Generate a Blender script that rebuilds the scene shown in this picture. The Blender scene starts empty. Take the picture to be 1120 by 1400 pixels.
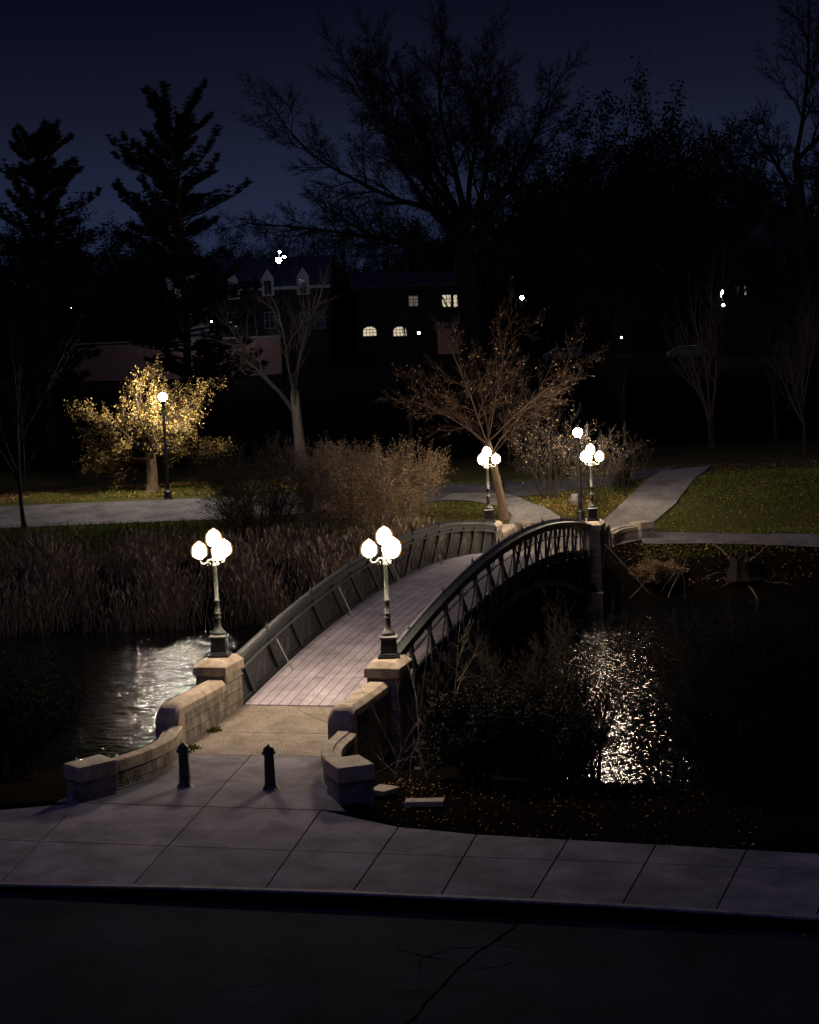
import bpy, math, random
import numpy as np
from mathutils import Vector, Matrix
PI = math.pi
rad = math.radians
SC = bpy.context.scene
COL = SC.collection

# ------------------------------------------------------------------ camera
TH, PITCH, ROLL, FPX = rad(15.0889), rad(5.3394), rad(2.3501), 2400.0
CAM = np.array([15.15, -44.46, 9.4655])
cam_d = bpy.data.cameras.new('camera'); cam = bpy.data.objects.new('camera', cam_d); COL.objects.link(cam)
cam_d.sensor_fit = 'HORIZONTAL'; cam_d.sensor_width = 24.0; cam_d.lens = FPX / 1120.0 * 24.0
cam_d.clip_start = 0.5; cam_d.clip_end = 3000
CM = Matrix.Rotation(TH, 4, 'Z') @ Matrix.Rotation(PI / 2 - PITCH, 4, 'X') @ Matrix.Rotation(-ROLL, 4, 'Z')
cam.matrix_world = Matrix.Translation(Vector(CAM)) @ CM
SC.camera = cam

# ------------------------------------------------------------------ sky, faint night fill, exposure
W = bpy.data.worlds.new('World'); SC.world = W; W.use_nodes = True
nt = W.node_tree; nt.nodes.clear()
wo = nt.nodes.new('ShaderNodeOutputWorld'); bg = nt.nodes.new('ShaderNodeBackground')
tc = nt.nodes.new('ShaderNodeTexCoord'); sx = nt.nodes.new('ShaderNodeSeparateXYZ'); cr = nt.nodes.new('ShaderNodeValToRGB')
nz = nt.nodes.new('ShaderNodeTexNoise'); nz.inputs['Scale'].default_value = 2.2; nz.inputs['Detail'].default_value = 3
mm = nt.nodes.new('ShaderNodeMath'); mm.operation = 'MULTIPLY_ADD'; mm.inputs[1].default_value = 0.05
nt.links.new(tc.outputs['Generated'], sx.inputs[0]); nt.links.new(tc.outputs['Generated'], nz.inputs['Vector'])
nt.links.new(nz.outputs['Fac'], mm.inputs[0]); nt.links.new(sx.outputs['Z'], mm.inputs[2])
nt.links.new(mm.outputs[0], cr.inputs[0])
e = cr.color_ramp.elements
e[0].position = 0.0; e[0].color = (0.0160, 0.0250, 0.062, 1)
e[1].position = 0.32; e[1].color = (0.0020, 0.0023, 0.0068, 1)
for p_, c_ in ((0.105, (0.0142, 0.0205, 0.048, 1)), (0.16, (0.0074, 0.0090, 0.0215, 1)), (0.215, (0.0033, 0.0038, 0.0115, 1))):
    q = e.new(p_); q.color = c_
nt.links.new(cr.outputs[0], bg.inputs[0]); bg.inputs[1].default_value = 1.0
nt.links.new(bg.outputs[0], wo.inputs[0])
SUN = 0.24
sd = bpy.data.lights.new('night_fill', 'SUN'); sd.energy = SUN; sd.angle = rad(25); sd.color = (0.40, 0.36, 1.0)  # added broad violet fill that lifts the ambient level
so = bpy.data.objects.new('night_fill', sd); COL.objects.link(so)
so.rotation_euler = (rad(28), rad(-12), rad(10))
SC.view_settings.view_transform = 'Standard'; SC.view_settings.look = 'None'
SC.view_settings.exposure = 0.0; SC.view_settings.gamma = 1.0
SC.render.engine = 'CYCLES'
SC.cycles.use_denoising = True
SC.cycles.max_bounces = 5; SC.cycles.transparent_max_bounces = 16
SC.cycles.sample_clamp_indirect = 25.0
SC.cycles.caustics_reflective = False; SC.cycles.caustics_refractive = False
WARM = (1.0, 0.80, 0.60)
GLOBE, PATHGLOBE = 250.0, 680.0

# ------------------------------------------------------------------ tagging and mesh helpers
def tag(o, label=None, cat=None, group=None, kind=None):
    if label: o['label'] = label
    if cat: o['category'] = cat
    if group: o['group'] = group
    if kind: o['kind'] = kind
    return o
def empty(name, loc=(0, 0, 0), rz=0.0, label=None, cat=None, group=None):
    o = bpy.data.objects.new(name, None); COL.objects.link(o); o.location = loc; o.rotation_euler = (0, 0, rz)
    o.empty_display_size = 0.3
    return tag(o, label, cat, group)
class MB:
    def __init__(s): s.v = []; s.f = []; s.n = 0
    def add(s, V, F):
        V = np.asarray(V, float).reshape(-1, 3); k = s.n
        s.v.append(V); s.n += len(V)
        s.f.extend([tuple(i + k for i in f) for f in F])
    def box(s, a, b, rz=0, c=None):
        x0, y0, z0 = a; x1, y1, z1 = b
        V = np.array([(x0, y0, z0), (x1, y0, z0), (x1, y1, z0), (x0, y1, z0), (x0, y0, z1), (x1, y0, z1), (x1, y1, z1), (x0, y1, z1)], float)
        if rz:
            c = c or ((x0 + x1) / 2, (y0 + y1) / 2); cs, sn = math.cos(rz), math.sin(rz)
            X = V[:, 0] - c[0]; Y = V[:, 1] - c[1]; V[:, 0] = c[0] + cs * X - sn * Y; V[:, 1] = c[1] + sn * X + cs * Y
        s.add(V, [(0, 3, 2, 1), (4, 5, 6, 7), (0, 1, 5, 4), (1, 2, 6, 5), (2, 3, 7, 6), (3, 0, 4, 7)])
    def loft(s, rings, cap=True, closed=True):
        k = len(rings[0]); V = np.concatenate([np.asarray(r, float) for r in rings]); F = []
        for i in range(len(rings) - 1):
            for j in range(k if closed else k - 1):
                a = i * k + j; b = i * k + (j + 1) % k
                F.append((a, b, b + k, a + k))
        if cap and closed:
            F.append(tuple(range(k))[::-1]); F.append(tuple((len(rings) - 1) * k + j for j in range(k)))
        s.add(V, F)
    def lathe(s, prof, c=(0, 0, 0), k=20, rot=0, cap=True):
        s.loft([[(c[0] + r * math.cos(rot + 2 * PI * j / k), c[1] + r * math.sin(rot + 2 * PI * j / k), c[2] + z) for j in range(k)] for r, z in prof], cap)
    def tube(s, pts, r, k=8, cap=True):
        P = np.asarray(pts, float); n = len(P)
        R = np.full(n, r) if np.isscalar(r) else np.asarray(r, float)
        t = np.gradient(P, axis=0); t /= np.linalg.norm(t, axis=1)[:, None] + 1e-12
        m = t.mean(0); ref = np.array([0, 0, 1.]) if abs(m[2]) < .8 * np.linalg.norm(m) + 1e-9 else np.array([1., 0, 0])
        u = np.cross(t, ref); u /= np.linalg.norm(u, axis=1)[:, None] + 1e-12; w = np.cross(t, u)
        a = np.arange(k) * 2 * PI / k
        V = P[:, None] + R[:, None, None] * (np.cos(a)[None, :, None] * u[:, None] + np.sin(a)[None, :, None] * w[:, None])
        s.loft(list(V), cap)
    def bar(s, p, q, w, h, up=(0, 0, 1)):       # rectangular bar from p to q
        p = np.array(p, float); q = np.array(q, float); t = q - p; t /= np.linalg.norm(t)
        u = np.cross(t, np.array(up, float)); u /= np.linalg.norm(u) + 1e-12; v = np.cross(u, t)
        o = [(-w / 2, -h / 2), (w / 2, -h / 2), (w / 2, h / 2), (-w / 2, h / 2)]
        s.loft([[p + u * a + v * b for a, b in o], [q + u * a + v * b for a, b in o]])
    def sweep(s, path, prof, cap=True):         # path in plan, profile (offset to the left, z)
        P = np.asarray(path, float)
        t = np.gradient(P[:, :2], axis=0); t /= np.linalg.norm(t, axis=1)[:, None]
        nrm = np.stack([-t[:, 1], t[:, 0]], 1)
        s.loft([[(P[i, 0] + nrm[i, 0] * a, P[i, 1] + nrm[i, 1] * a, (P[i, 2] if P.shape[1] > 2 else 0) + z) for a, z in prof] for i in range(len(P))], cap)
    def prism(s, poly, z0, z1):
        s.loft([[(x, y, z0) for x, y in poly], [(x, y, z1) for x, y in poly]])
    def build(s, name, mat, parent=None, bevel=0, smooth=False, loc=None):
        V = np.concatenate(s.v) if s.v else np.zeros((0, 3))
        me = bpy.data.meshes.new(name); me.from_pydata(V.tolist(), [], s.f); me.update()
        return link(name, me, mat, parent, bevel, smooth)
def link(name, me, mat, parent=None, bevel=0, smooth=False):
    if mat: me.materials.append(mat)
    if smooth: me.polygons.foreach_set('use_smooth', [True] * len(me.polygons))
    o = bpy.data.objects.new(name, me); COL.objects.link(o)
    if parent: o.parent = parent
    if bevel:
        b = o.modifiers.new('bevel', 'BEVEL'); b.width = bevel; b.segments = 2; b.limit_method = 'ANGLE'; b.angle_limit = rad(35)
    return o
def fast_mesh(name, V, F, mat, parent=None, smooth=False):      # F: (n,k) index array, one k
    V = np.asarray(V, np.float32).reshape(-1, 3); F = np.asarray(F, np.int32)
    me = bpy.data.meshes.new(name); me.vertices.add(len(V)); me.vertices.foreach_set('co', V.ravel())
    n, k = F.shape; me.loops.add(n * k); me.loops.foreach_set('vertex_index', F.ravel())
    me.polygons.add(n); me.polygons.foreach_set('loop_start', np.arange(0, n * k, k, dtype=np.int32))
    me.polygons.foreach_set('loop_total', np.full(n, k, np.int32)); me.update(calc_edges=True)
    return link(name, me, mat, parent, 0, smooth)
def copy_tree(o, parent=None):
    c = o.copy(); COL.objects.link(c)
    if parent: c.parent = parent
    for ch in list(o.children): copy_tree(ch, c)
    return c

# ------------------------------------------------------------------ materials
def mat(name, col, rough=.8, var=None, scale=4, bump=0, bscale=None, metal=0, detail=6, stretch=None, spec=None, coords='Object'):
    m = bpy.data.materials.new(name); m.use_nodes = True; t = m.node_tree; b = t.nodes['Principled BSDF']
    b.inputs['Roughness'].default_value = rough; b.inputs['Metallic'].default_value = metal
    if spec is not None: b.inputs['Specular IOR Level'].default_value = spec
    b.inputs['Base Color'].default_value = (*col, 1)
    if var or bump:
        c = t.nodes.new('ShaderNodeTexCoord'); mp = t.nodes.new('ShaderNodeMapping')
        t.links.new(c.outputs[coords], mp.inputs[0])
        if stretch: mp.inputs['Scale'].default_value = stretch
    if var:
        n = t.nodes.new('ShaderNodeTexNoise'); n.inputs['Scale'].default_value = scale; n.inputs['Detail'].default_value = detail; n.inputs['Roughness'].default_value = .65
        r = t.nodes.new('ShaderNodeValToRGB'); r.color_ramp.elements[0].position = .32; r.color_ramp.elements[1].position = .68
        r.color_ramp.elements[0].color = (*col, 1); r.color_ramp.elements[1].color = (*var, 1)
        t.links.new(mp.outputs[0], n.inputs['Vector']); t.links.new(n.outputs['Fac'], r.inputs[0]); t.links.new(r.outputs[0], b.inputs['Base Color'])
        m['ramp'] = r.name
    if bump:
        n2 = t.nodes.new('ShaderNodeTexNoise'); n2.inputs['Scale'].default_value = bscale or scale * 3; n2.inputs['Detail'].default_value = 8
        bu = t.nodes.new('ShaderNodeBump'); bu.inputs['Strength'].default_value = bump; bu.inputs['Distance'].default_value = .03
        t.links.new(mp.outputs[0], n2.inputs['Vector']); t.links.new(n2.outputs['Fac'], bu.inputs['Height']); t.links.new(bu.outputs[0], b.inputs['Normal'])
    return m
def emit(name, col, s):
    m = bpy.data.materials.new(name); m.use_nodes = True; t = m.node_tree; t.nodes.clear()
    o = t.nodes.new('ShaderNodeOutputMaterial'); x = t.nodes.new('ShaderNodeEmission')
    x.inputs[0].default_value = (*col, 1); x.inputs[1].default_value = s; t.links.new(x.outputs[0], o.inputs[0])
    return m
def nd(t, kind, **kw):
    n = t.nodes.new(kind)
    for k, v in kw.items():
        if k in n.inputs: n.inputs[k].default_value = v
        else: setattr(n, k, v)
    return n
def island_tint(m, amt=.25):        # each loose piece (slab, leaf) a little lighter or darker
    t = m.node_tree; b = t.nodes['Principled BSDF']; src = b.inputs['Base Color'].links
    g = nd(t, 'ShaderNodeNewGeometry'); mr = nd(t, 'ShaderNodeMapRange'); mr.inputs['To Min'].default_value = 1 - amt; mr.inputs['To Max'].default_value = 1 + amt
    t.links.new(g.outputs['Random Per Island'], mr.inputs['Value'])
    mx = nd(t, 'ShaderNodeVectorMath', operation='SCALE')
    if src: t.links.new(src[0].from_socket, mx.inputs[0])
    else: mx.inputs[0].default_value = b.inputs['Base Color'].default_value[:3]
    t.links.new(mr.outputs[0], mx.inputs['Scale']); t.links.new(mx.outputs[0], b.inputs['Base Color'])
    return m
def stone(name, c1, c2, joint, bw=.62, bh=.27, jw=.016, ax=(1, 1)):
    m = mat(name, c1, .85, c2, 3.0, .0); t = m.node_tree; b = t.nodes['Principled BSDF']
    g = nd(t, 'ShaderNodeNewGeometry'); s = nd(t, 'ShaderNodeSeparateXYZ'); t.links.new(g.outputs['Position'], s.inputs[0])
    a = nd(t, 'ShaderNodeMath', operation='MULTIPLY_ADD'); a.inputs[1].default_value = ax[0]
    a2 = nd(t, 'ShaderNodeMath', operation='MULTIPLY'); a2.inputs[1].default_value = ax[1]
    t.links.new(s.outputs['X'], a.inputs[0]); t.links.new(s.outputs['Y'], a2.inputs[0]); t.links.new(a2.outputs[0], a.inputs[2])
    cb = nd(t, 'ShaderNodeCombineXYZ'); t.links.new(a.outputs[0], cb.inputs[0]); t.links.new(s.outputs['Z'], cb.inputs[1])
    br = nd(t, 'ShaderNodeTexBrick'); br.inputs['Scale'].default_value = 1; br.inputs['Brick Width'].default_value = bw; br.inputs['Row Height'].default_value = bh
    br.inputs['Mortar Size'].default_value = jw; br.inputs['Mortar Smooth'].default_value = .3; br.inputs['Bias'].default_value = 0
    br.inputs['Color1'].default_value = (1.12, 1.1, 1.08, 1); br.inputs['Color2'].default_value = (.78, .78, .8, 1); br.inputs['Mortar'].default_value = (joint, joint, joint, 1)
    t.links.new(cb.outputs[0], br.inputs['Vector'])
    rp = t.nodes[m['ramp']]
    mx = nd(t, 'ShaderNodeMix', data_type='RGBA', blend_type='MULTIPLY'); mx.inputs['Factor'].default_value = 1
    t.links.new(rp.outputs[0], mx.inputs['A']); t.links.new(br.outputs['Color'], mx.inputs['B'])
    t.links.new(mx.outputs['Result'], b.inputs['Base Color'])
    n2 = nd(t, 'ShaderNodeTexNoise', Scale=7.0, Detail=8.0); t.links.new(g.outputs['Position'], n2.inputs['Vector'])
    ad = nd(t, 'ShaderNodeMath', operation='MULTIPLY_ADD'); ad.inputs[1].default_value = -1.2
    t.links.new(br.outputs['Fac'], ad.inputs[0]); t.links.new(n2.outputs['Fac'], ad.inputs[2])
    bu = nd(t, 'ShaderNodeBump', Strength=.9, Distance=.05); t.links.new(ad.outputs[0], bu.inputs['Height']); t.links.new(bu.outputs[0], b.inputs['Normal'])
    return m
def grime(m, lo=.55, scale=1.4, stretch=(1, 1, 1), blotch=True):
    t = m.node_tree; b = t.nodes['Principled BSDF']; src = b.inputs['Base Color'].links[0].from_socket
    g = nd(t, 'ShaderNodeNewGeometry'); mp = nd(t, 'ShaderNodeMapping'); mp.inputs['Scale'].default_value = stretch; t.links.new(g.outputs['Position'], mp.inputs[0])
    n = nd(t, 'ShaderNodeTexNoise', Scale=scale, Detail=7.0, Roughness=.62, Distortion=.4); t.links.new(mp.outputs[0], n.inputs['Vector'])
    mr = nd(t, 'ShaderNodeMapRange'); mr.inputs['From Min'].default_value = .36; mr.inputs['From Max'].default_value = .60; mr.inputs['To Min'].default_value = lo; mr.inputs['To Max'].default_value = 1.12
    t.links.new(n.outputs['Fac'], mr.inputs['Value']); f = mr.outputs[0]
    if blotch:
        n2 = nd(t, 'ShaderNodeTexNoise', Scale=30.0, Detail=4.0, Roughness=.8); t.links.new(g.outputs['Position'], n2.inputs['Vector'])
        m2 = nd(t, 'ShaderNodeMapRange'); m2.inputs['From Min'].default_value = .3; m2.inputs['From Max'].default_value = .7; m2.inputs['To Min'].default_value = .55; m2.inputs['To Max'].default_value = 1.42
        t.links.new(n2.outputs['Fac'], m2.inputs['Value']); x = nd(t, 'ShaderNodeMath', operation='MULTIPLY'); t.links.new(f, x.inputs[0]); t.links.new(m2.outputs[0], x.inputs[1]); f = x.outputs[0]
    v = nd(t, 'ShaderNodeVectorMath', operation='SCALE'); t.links.new(src, v.inputs[0]); t.links.new(f, v.inputs['Scale']); t.links.new(v.outputs[0], b.inputs['Base Color'])
    return m
M = {}
M['stone'] = stone('rough_granite', (.30, .265, .235), (.20, .18, .165), .6)
M['coping'] = mat('dressed_stone', (.42, .34, .26), .8, (.30, .25, .20), 5, .35, 40)
M['pier'] = stone('pier_stone', (.32, .27, .215), (.22, .19, .16), .4, .6, .33)
M['slab'] = island_tint(mat('sidewalk_concrete', (.225, .215, .245), .88, (.14, .135, .16), 1.3, .35, 30, detail=9), .12)
M['aggregate'] = island_tint(mat('exposed_aggregate', (.33, .285, .235), .9, (.12, .10, .08), 22, .6, 40), .05)
M['walk'] = mat('walk_concrete', (.30, .27, .24), .9, (.19, .17, .15), 6, .4, 30)
M['asphalt'] = mat('path_asphalt', (.17, .16, .165), .9, (.10, .095, .10), 7, .5, 50)
M['kerb'] = mat('kerb_granite', (.20, .20, .22), .8, (.12, .12, .14), 9, .3, 40)
M['crack'] = mat('crack_filler', (.001, .001, .001), 1.0, spec=0.0)
M['iron'] = mat('dark_green_iron', (.030, .040, .038), .42, (.018, .024, .024), 8, .15, 40)
M['ironblack'] = mat('black_iron', (.010, .011, .013), .45, (.018, .018, .02), 8, .15, 40)
M['lampiron'] = mat('green_lamp_iron', (.050, .058, .048), .45, (.026, .032, .028), 14, .2, 50)
M['truss'] = mat('bridge_paint', (.036, .042, .052), .5, (.02, .024, .03), 6, .2, 30)
M['railtop'] = mat('rail_paint', (.050, .056, .058), .62, (.025, .030, .032), 9, .2, 30)
M['rod'] = mat('pale_rod', (.20, .185, .17), .5)
M['brick'] = stone('garden_brick', (.19, .085, .072), (.13, .06, .052), .55, .22, .075, .01)
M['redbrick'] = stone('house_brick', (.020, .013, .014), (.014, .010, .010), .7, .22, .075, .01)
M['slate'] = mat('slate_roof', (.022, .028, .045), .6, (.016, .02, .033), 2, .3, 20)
M['trim'] = mat('white_trim', (.11, .10, .11), .6, (.07, .065, .07), 4)
M['dimtrim'] = mat('unlit_trim', (.045, .04, .045), .7)  # trim colour darkened for windows with no light in them
M['mortar'] = mat('mortar_collar', (.35, .33, .33), .9)
M['stucco'] = mat('pale_stucco', (.62, .58, .52), .8, (.45, .42, .38), 1.5, .2, 9)
M['glass'] = mat('dark_glass', (.01, .012, .016), .08)
M['bark'] = mat('bark', (.030, .024, .020), .95, (.014, .011, .010), 5, .8, 9, stretch=(3, 3, .5))
M['barkpale'] = mat('pale_bark', (.20, .17, .145), .92, (.09, .075, .065), 4, .9, 8, stretch=(3, 3, .5))
M['barktan'] = mat('tan_bark', (.20, .145, .09), .92, (.11, .075, .05), 4, .9, 8, stretch=(3, 3, .5))
M['twig'] = mat('twigs', (.058, .038, .027), .9)
M['limbmid'] = mat('grey_limbs', (.050, .043, .038), .95)
M['twigshade'] = mat('deep_grey_twigs', (.034, .028, .024), .95, spec=.05)  # darker tone than the plain grey twigs
M['twigbrown'] = mat('brown_twigs', (.155, .130, .115), .9)
M['twigdark'] = mat('dark_twigs', (.012, .010, .009), .9)
M['twigpale'] = mat('pale_twigs', (.20, .165, .135), .9)
M['twiggrey'] = mat('grey_twigs', (.050, .041, .035), .9)
M['needle'] = mat('pine_needles', (.004, .006, .004), .9)
M['yleaf'] = island_tint(mat('yellow_leaves', (.16, .108, .022), .6), .6)
M['bleaf'] = island_tint(mat('russet_leaves', (.20, .125, .055), .7), .45)
M['gleaf'] = island_tint(mat('dull_leaves', (.040, .035, .022), .7), .6)
M['fallen'] = island_tint(mat('fallen_leaf', (.40, .235, .08), .8), .5)
M['reed'] = island_tint(mat('reed_straw', (.19, .15, .115), .9), .55)
M['grass'] = island_tint(mat('grass_blade', (.10, .125, .025), .8), .5)
M['dkleaf'] = island_tint(mat('evergreen_leaf', (.004, .005, .004), .9), .5)
M['globe'] = emit('lamp_globe', WARM, GLOBE)
M['pathglobe'] = emit('path_lamp_globe', (1.0, .86, .70), PATHGLOBE)
M['westglobe'] = emit('west_path_lamp_globe', (1.0, .88, .72), 1900.0)
M['winlit'] = emit('lit_window', (1.0, .82, .58), .75)
M['windim'] = emit('dim_window', (.9, .72, .55), .12)
M['farlamp'] = emit('far_lamp', (.75, .88, 1.0), 300.0)
M['farwarm'] = emit('far_warm_lamp', (1.0, .80, .60), 60.0)
for k_, a_ in (('stone', (.34, 2.6, (1, 1, .45))), ('coping', (.62, 2.2, (1, 1, .5))), ('pier', (.5, 1.8, (1, 1, .3))), ('slab', (.62, .85, (1, 1, 1))), ('aggregate', (.7, 1.5, (1, 1, 1))), ('walk', (.7, .8, (1, 1, 1))), ('asphalt', (.6, .7, (1, 1, 1))), ('kerb', (.5, 2.5, (1, 1, 1)))): grime(M[k_], *a_)
for k_ in ('slab', 'asphalt', 'bark', 'barkpale', 'barktan', 'twig', 'twigpale', 'twiggrey', 'twigdark', 'needle', 'gleaf', 'dkleaf', 'reed', 'grass', 'fallen', 'redbrick', 'slate'): M[k_].node_tree.nodes['Principled BSDF'].inputs['Specular IOR Level'].default_value = .08
# bridge deck boards run along the bridge
def deck_mat():
    m = mat('deck_boards', (.43, .395, .44), .85, (.32, .29, .325), 1.6, 0); t = m.node_tree; b = t.nodes['Principled BSDF']
    g = nd(t, 'ShaderNodeTexCoord'); s = nd(t, 'ShaderNodeSeparateXYZ'); t.links.new(g.outputs['Object'], s.inputs[0])
    cb = nd(t, 'ShaderNodeCombineXYZ'); t.links.new(s.outputs['Y'], cb.inputs[0]); t.links.new(s.outputs['X'], cb.inputs[1])
    br = nd(t, 'ShaderNodeTexBrick'); br.inputs['Scale'].default_value = 1; br.inputs['Brick Width'].default_value = 4.3; br.inputs['Row Height'].default_value = .29
    br.inputs['Mortar Size'].default_value = .011; br.inputs['Mortar Smooth'].default_value = .15; br.offset = .37
    br.inputs['Color1'].default_value = (1.12, 1.1, 1.1, 1); br.inputs['Color2'].default_value = (.86, .86, .88, 1); br.inputs['Mortar'].default_value = (.07, .07, .08, 1)
    t.links.new(cb.outputs[0], br.inputs['Vector'])
    n = nd(t, 'ShaderNodeTexNoise', Scale=30.0, Detail=5.0); mp = nd(t, 'ShaderNodeMapping'); mp.inputs['Scale'].default_value = (1, .12, 1)
    t.links.new(g.outputs['Object'], mp.inputs[0]); t.links.new(mp.outputs[0], n.inputs['Vector'])
    r2 = nd(t, 'ShaderNodeMapRange'); r2.inputs['To Min'].default_value = .65; r2.inputs['To Max'].default_value = 1.3; t.links.new(n.outputs['Fac'], r2.inputs['Value'])
    mx = nd(t, 'ShaderNodeMix', data_type='RGBA', blend_type='MULTIPLY'); mx.inputs['Factor'].default_value = 1
    t.links.new(t.nodes[m['ramp']].outputs[0], mx.inputs['A']); t.links.new(br.outputs['Color'], mx.inputs['B'])
    m2 = nd(t, 'ShaderNodeVectorMath', operation='SCALE'); t.links.new(mx.outputs['Result'], m2.inputs[0]); t.links.new(r2.outputs[0], m2.inputs['Scale'])
    t.links.new(m2.outputs[0], b.inputs['Base Color'])
    bu = nd(t, 'ShaderNodeBump', Strength=.6, Distance=.02, invert=True); t.links.new(br.outputs['Fac'], bu.inputs['Height']); t.links.new(bu.outputs[0], b.inputs['Normal'])
    return m
M['deck'] = grime(deck_mat(), .72, .9, (1, 1, 1), False)
def mesh_mat():     # woven wire infill: fine grid of wires with holes between
    m = mat('wire_mesh', (.095, .095, .115), .5, metal=0); t = m.node_tree; b = t.nodes['Principled BSDF']; o = t.nodes['Material Output']
    g = nd(t, 'ShaderNodeTexCoord'); s = nd(t, 'ShaderNodeSeparateXYZ'); t.links.new(g.outputs['Object'], s.inputs[0])
    f = []
    for ax in ('Y', 'Z'):
        a = nd(t, 'ShaderNodeMath', operation='MULTIPLY'); a.inputs[1].default_value = 28.0; t.links.new(s.outputs[ax], a.inputs[0])
        c = nd(t, 'ShaderNodeMath', operation='FRACT'); t.links.new(a.outputs[0], c.inputs[0])
        d = nd(t, 'ShaderNodeMath', operation='LESS_THAN'); d.inputs[1].default_value = .27; t.links.new(c.outputs[0], d.inputs[0]); f.append(d)
    mxx = nd(t, 'ShaderNodeMath', operation='MAXIMUM'); t.links.new(f[0].outputs[0], mxx.inputs[0]); t.links.new(f[1].outputs[0], mxx.inputs[1])
    tr = nd(t, 'ShaderNodeBsdfTransparent'); ms = nd(t, 'ShaderNodeMixShader')
    t.links.new(mxx.outputs[0], ms.inputs[0]); t.links.new(tr.outputs[0], ms.inputs[1]); t.links.new(b.outputs[0], ms.inputs[2]); t.links.new(ms.outputs[0], o.inputs[0])
    return m
M['mesh'] = mesh_mat()
M['post'] = mat('post_paint', (.10, .105, .115), .5)
def ground_mat():
    m = mat('ground', (.050, .062, .016), .95, (.085, .070, .025), .35, .6, 9, coords='Object', spec=0.0); t = m.node_tree; b = t.nodes['Principled BSDF']
    g = nd(t, 'ShaderNodeTexCoord')
    sp = nd(t, 'ShaderNodeTexNoise', Scale=5.0, Detail=6.0, Roughness=.7); t.links.new(g.outputs['Object'], sp.inputs['Vector'])
    rr = nd(t, 'ShaderNodeValToRGB'); rr.color_ramp.elements[0].position = .56; rr.color_ramp.elements[1].position = .62; t.links.new(sp.outputs['Fac'], rr.inputs[0])
    pn = nd(t, 'ShaderNodeTexNoise', Scale=.22, Detail=3.0); t.links.new(g.outputs['Object'], pn.inputs['Vector'])
    pr = nd(t, 'ShaderNodeValToRGB'); pr.color_ramp.elements[0].position = .42; pr.color_ramp.elements[1].position = .6; t.links.new(pn.outputs['Fac'], pr.inputs[0])
    mu = nd(t, 'ShaderNodeMath', operation='MULTIPLY'); t.links.new(rr.outputs[0], mu.inputs[0]); t.links.new(pr.outputs[0], mu.inputs[1])
    mx = nd(t, 'ShaderNodeMix', data_type='RGBA'); t.links.new(mu.outputs[0], mx.inputs['Factor'])
    t.links.new(t.nodes[m['ramp']].outputs[0], mx.inputs['A']); mx.inputs['B'].default_value = (.22, .13, .055, 1)
    # bare soil and leaf mould on the banks (below path level)
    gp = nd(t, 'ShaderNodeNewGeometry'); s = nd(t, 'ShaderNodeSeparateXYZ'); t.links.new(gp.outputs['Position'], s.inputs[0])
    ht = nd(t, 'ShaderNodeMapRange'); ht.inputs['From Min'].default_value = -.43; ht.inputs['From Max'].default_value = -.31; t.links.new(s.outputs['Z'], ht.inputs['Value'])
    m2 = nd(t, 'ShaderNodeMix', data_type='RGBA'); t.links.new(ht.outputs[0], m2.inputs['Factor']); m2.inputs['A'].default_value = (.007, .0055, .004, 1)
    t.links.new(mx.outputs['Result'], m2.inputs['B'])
    hw = nd(t, 'ShaderNodeMapRange'); hw.inputs['From Min'].default_value = 1.85; hw.inputs['From Max'].default_value = 2.35; t.links.new(s.outputs['Z'], hw.inputs['Value'])  # upper slope blackened in the colour so the hill reads as unlit
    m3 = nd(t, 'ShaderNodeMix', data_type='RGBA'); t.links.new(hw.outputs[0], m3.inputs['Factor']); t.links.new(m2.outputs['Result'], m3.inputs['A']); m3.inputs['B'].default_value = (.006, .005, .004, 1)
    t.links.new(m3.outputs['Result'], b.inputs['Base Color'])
    return m
M['ground'] = ground_mat()
def road_mat():
    m = mat('road_asphalt', (.024, .026, .044), .9, (.013, .014, .026), .8, .5, 60, detail=9, spec=.03)
    return m
M['road'] = grime(road_mat(), .55, .7)
def water_mat():
    m = bpy.data.materials.new('lake_water'); m.use_nodes = True; t = m.node_tree; b = t.nodes['Principled BSDF']
    b.inputs['Base Color'].default_value = (.004, .005, .006, 1); b.inputs['Roughness'].default_value = .05; b.inputs['IOR'].default_value = 1.33
    g = nd(t, 'ShaderNodeNewGeometry'); mp = nd(t, 'ShaderNodeMapping'); mp.inputs['Rotation'].default_value = (0, 0, -TH); mp.inputs['Scale'].default_value = (1.0, 1.5, 1)
    t.links.new(g.outputs['Position'], mp.inputs[0])
    n1 = nd(t, 'ShaderNodeTexNoise', Scale=2.9, Detail=2.5, Roughness=.5, Distortion=.3); n2 = nd(t, 'ShaderNodeTexNoise', Scale=.9, Detail=1.0)
    t.links.new(mp.outputs[0], n1.inputs['Vector']); t.links.new(mp.outputs[0], n2.inputs['Vector'])
    b1 = nd(t, 'ShaderNodeBump', Strength=1.0, Distance=.095); b2 = nd(t, 'ShaderNodeBump', Strength=1.0, Distance=.08)
    t.links.new(n1.outputs['Fac'], b1.inputs['Height']); t.links.new(n2.outputs['Fac'], b2.inputs['Height'])
    t.links.new(b2.outputs[0], b1.inputs['Normal']); t.links.new(b1.outputs[0], b.inputs['Normal'])
    return m
M['water'] = water_mat()

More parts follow.
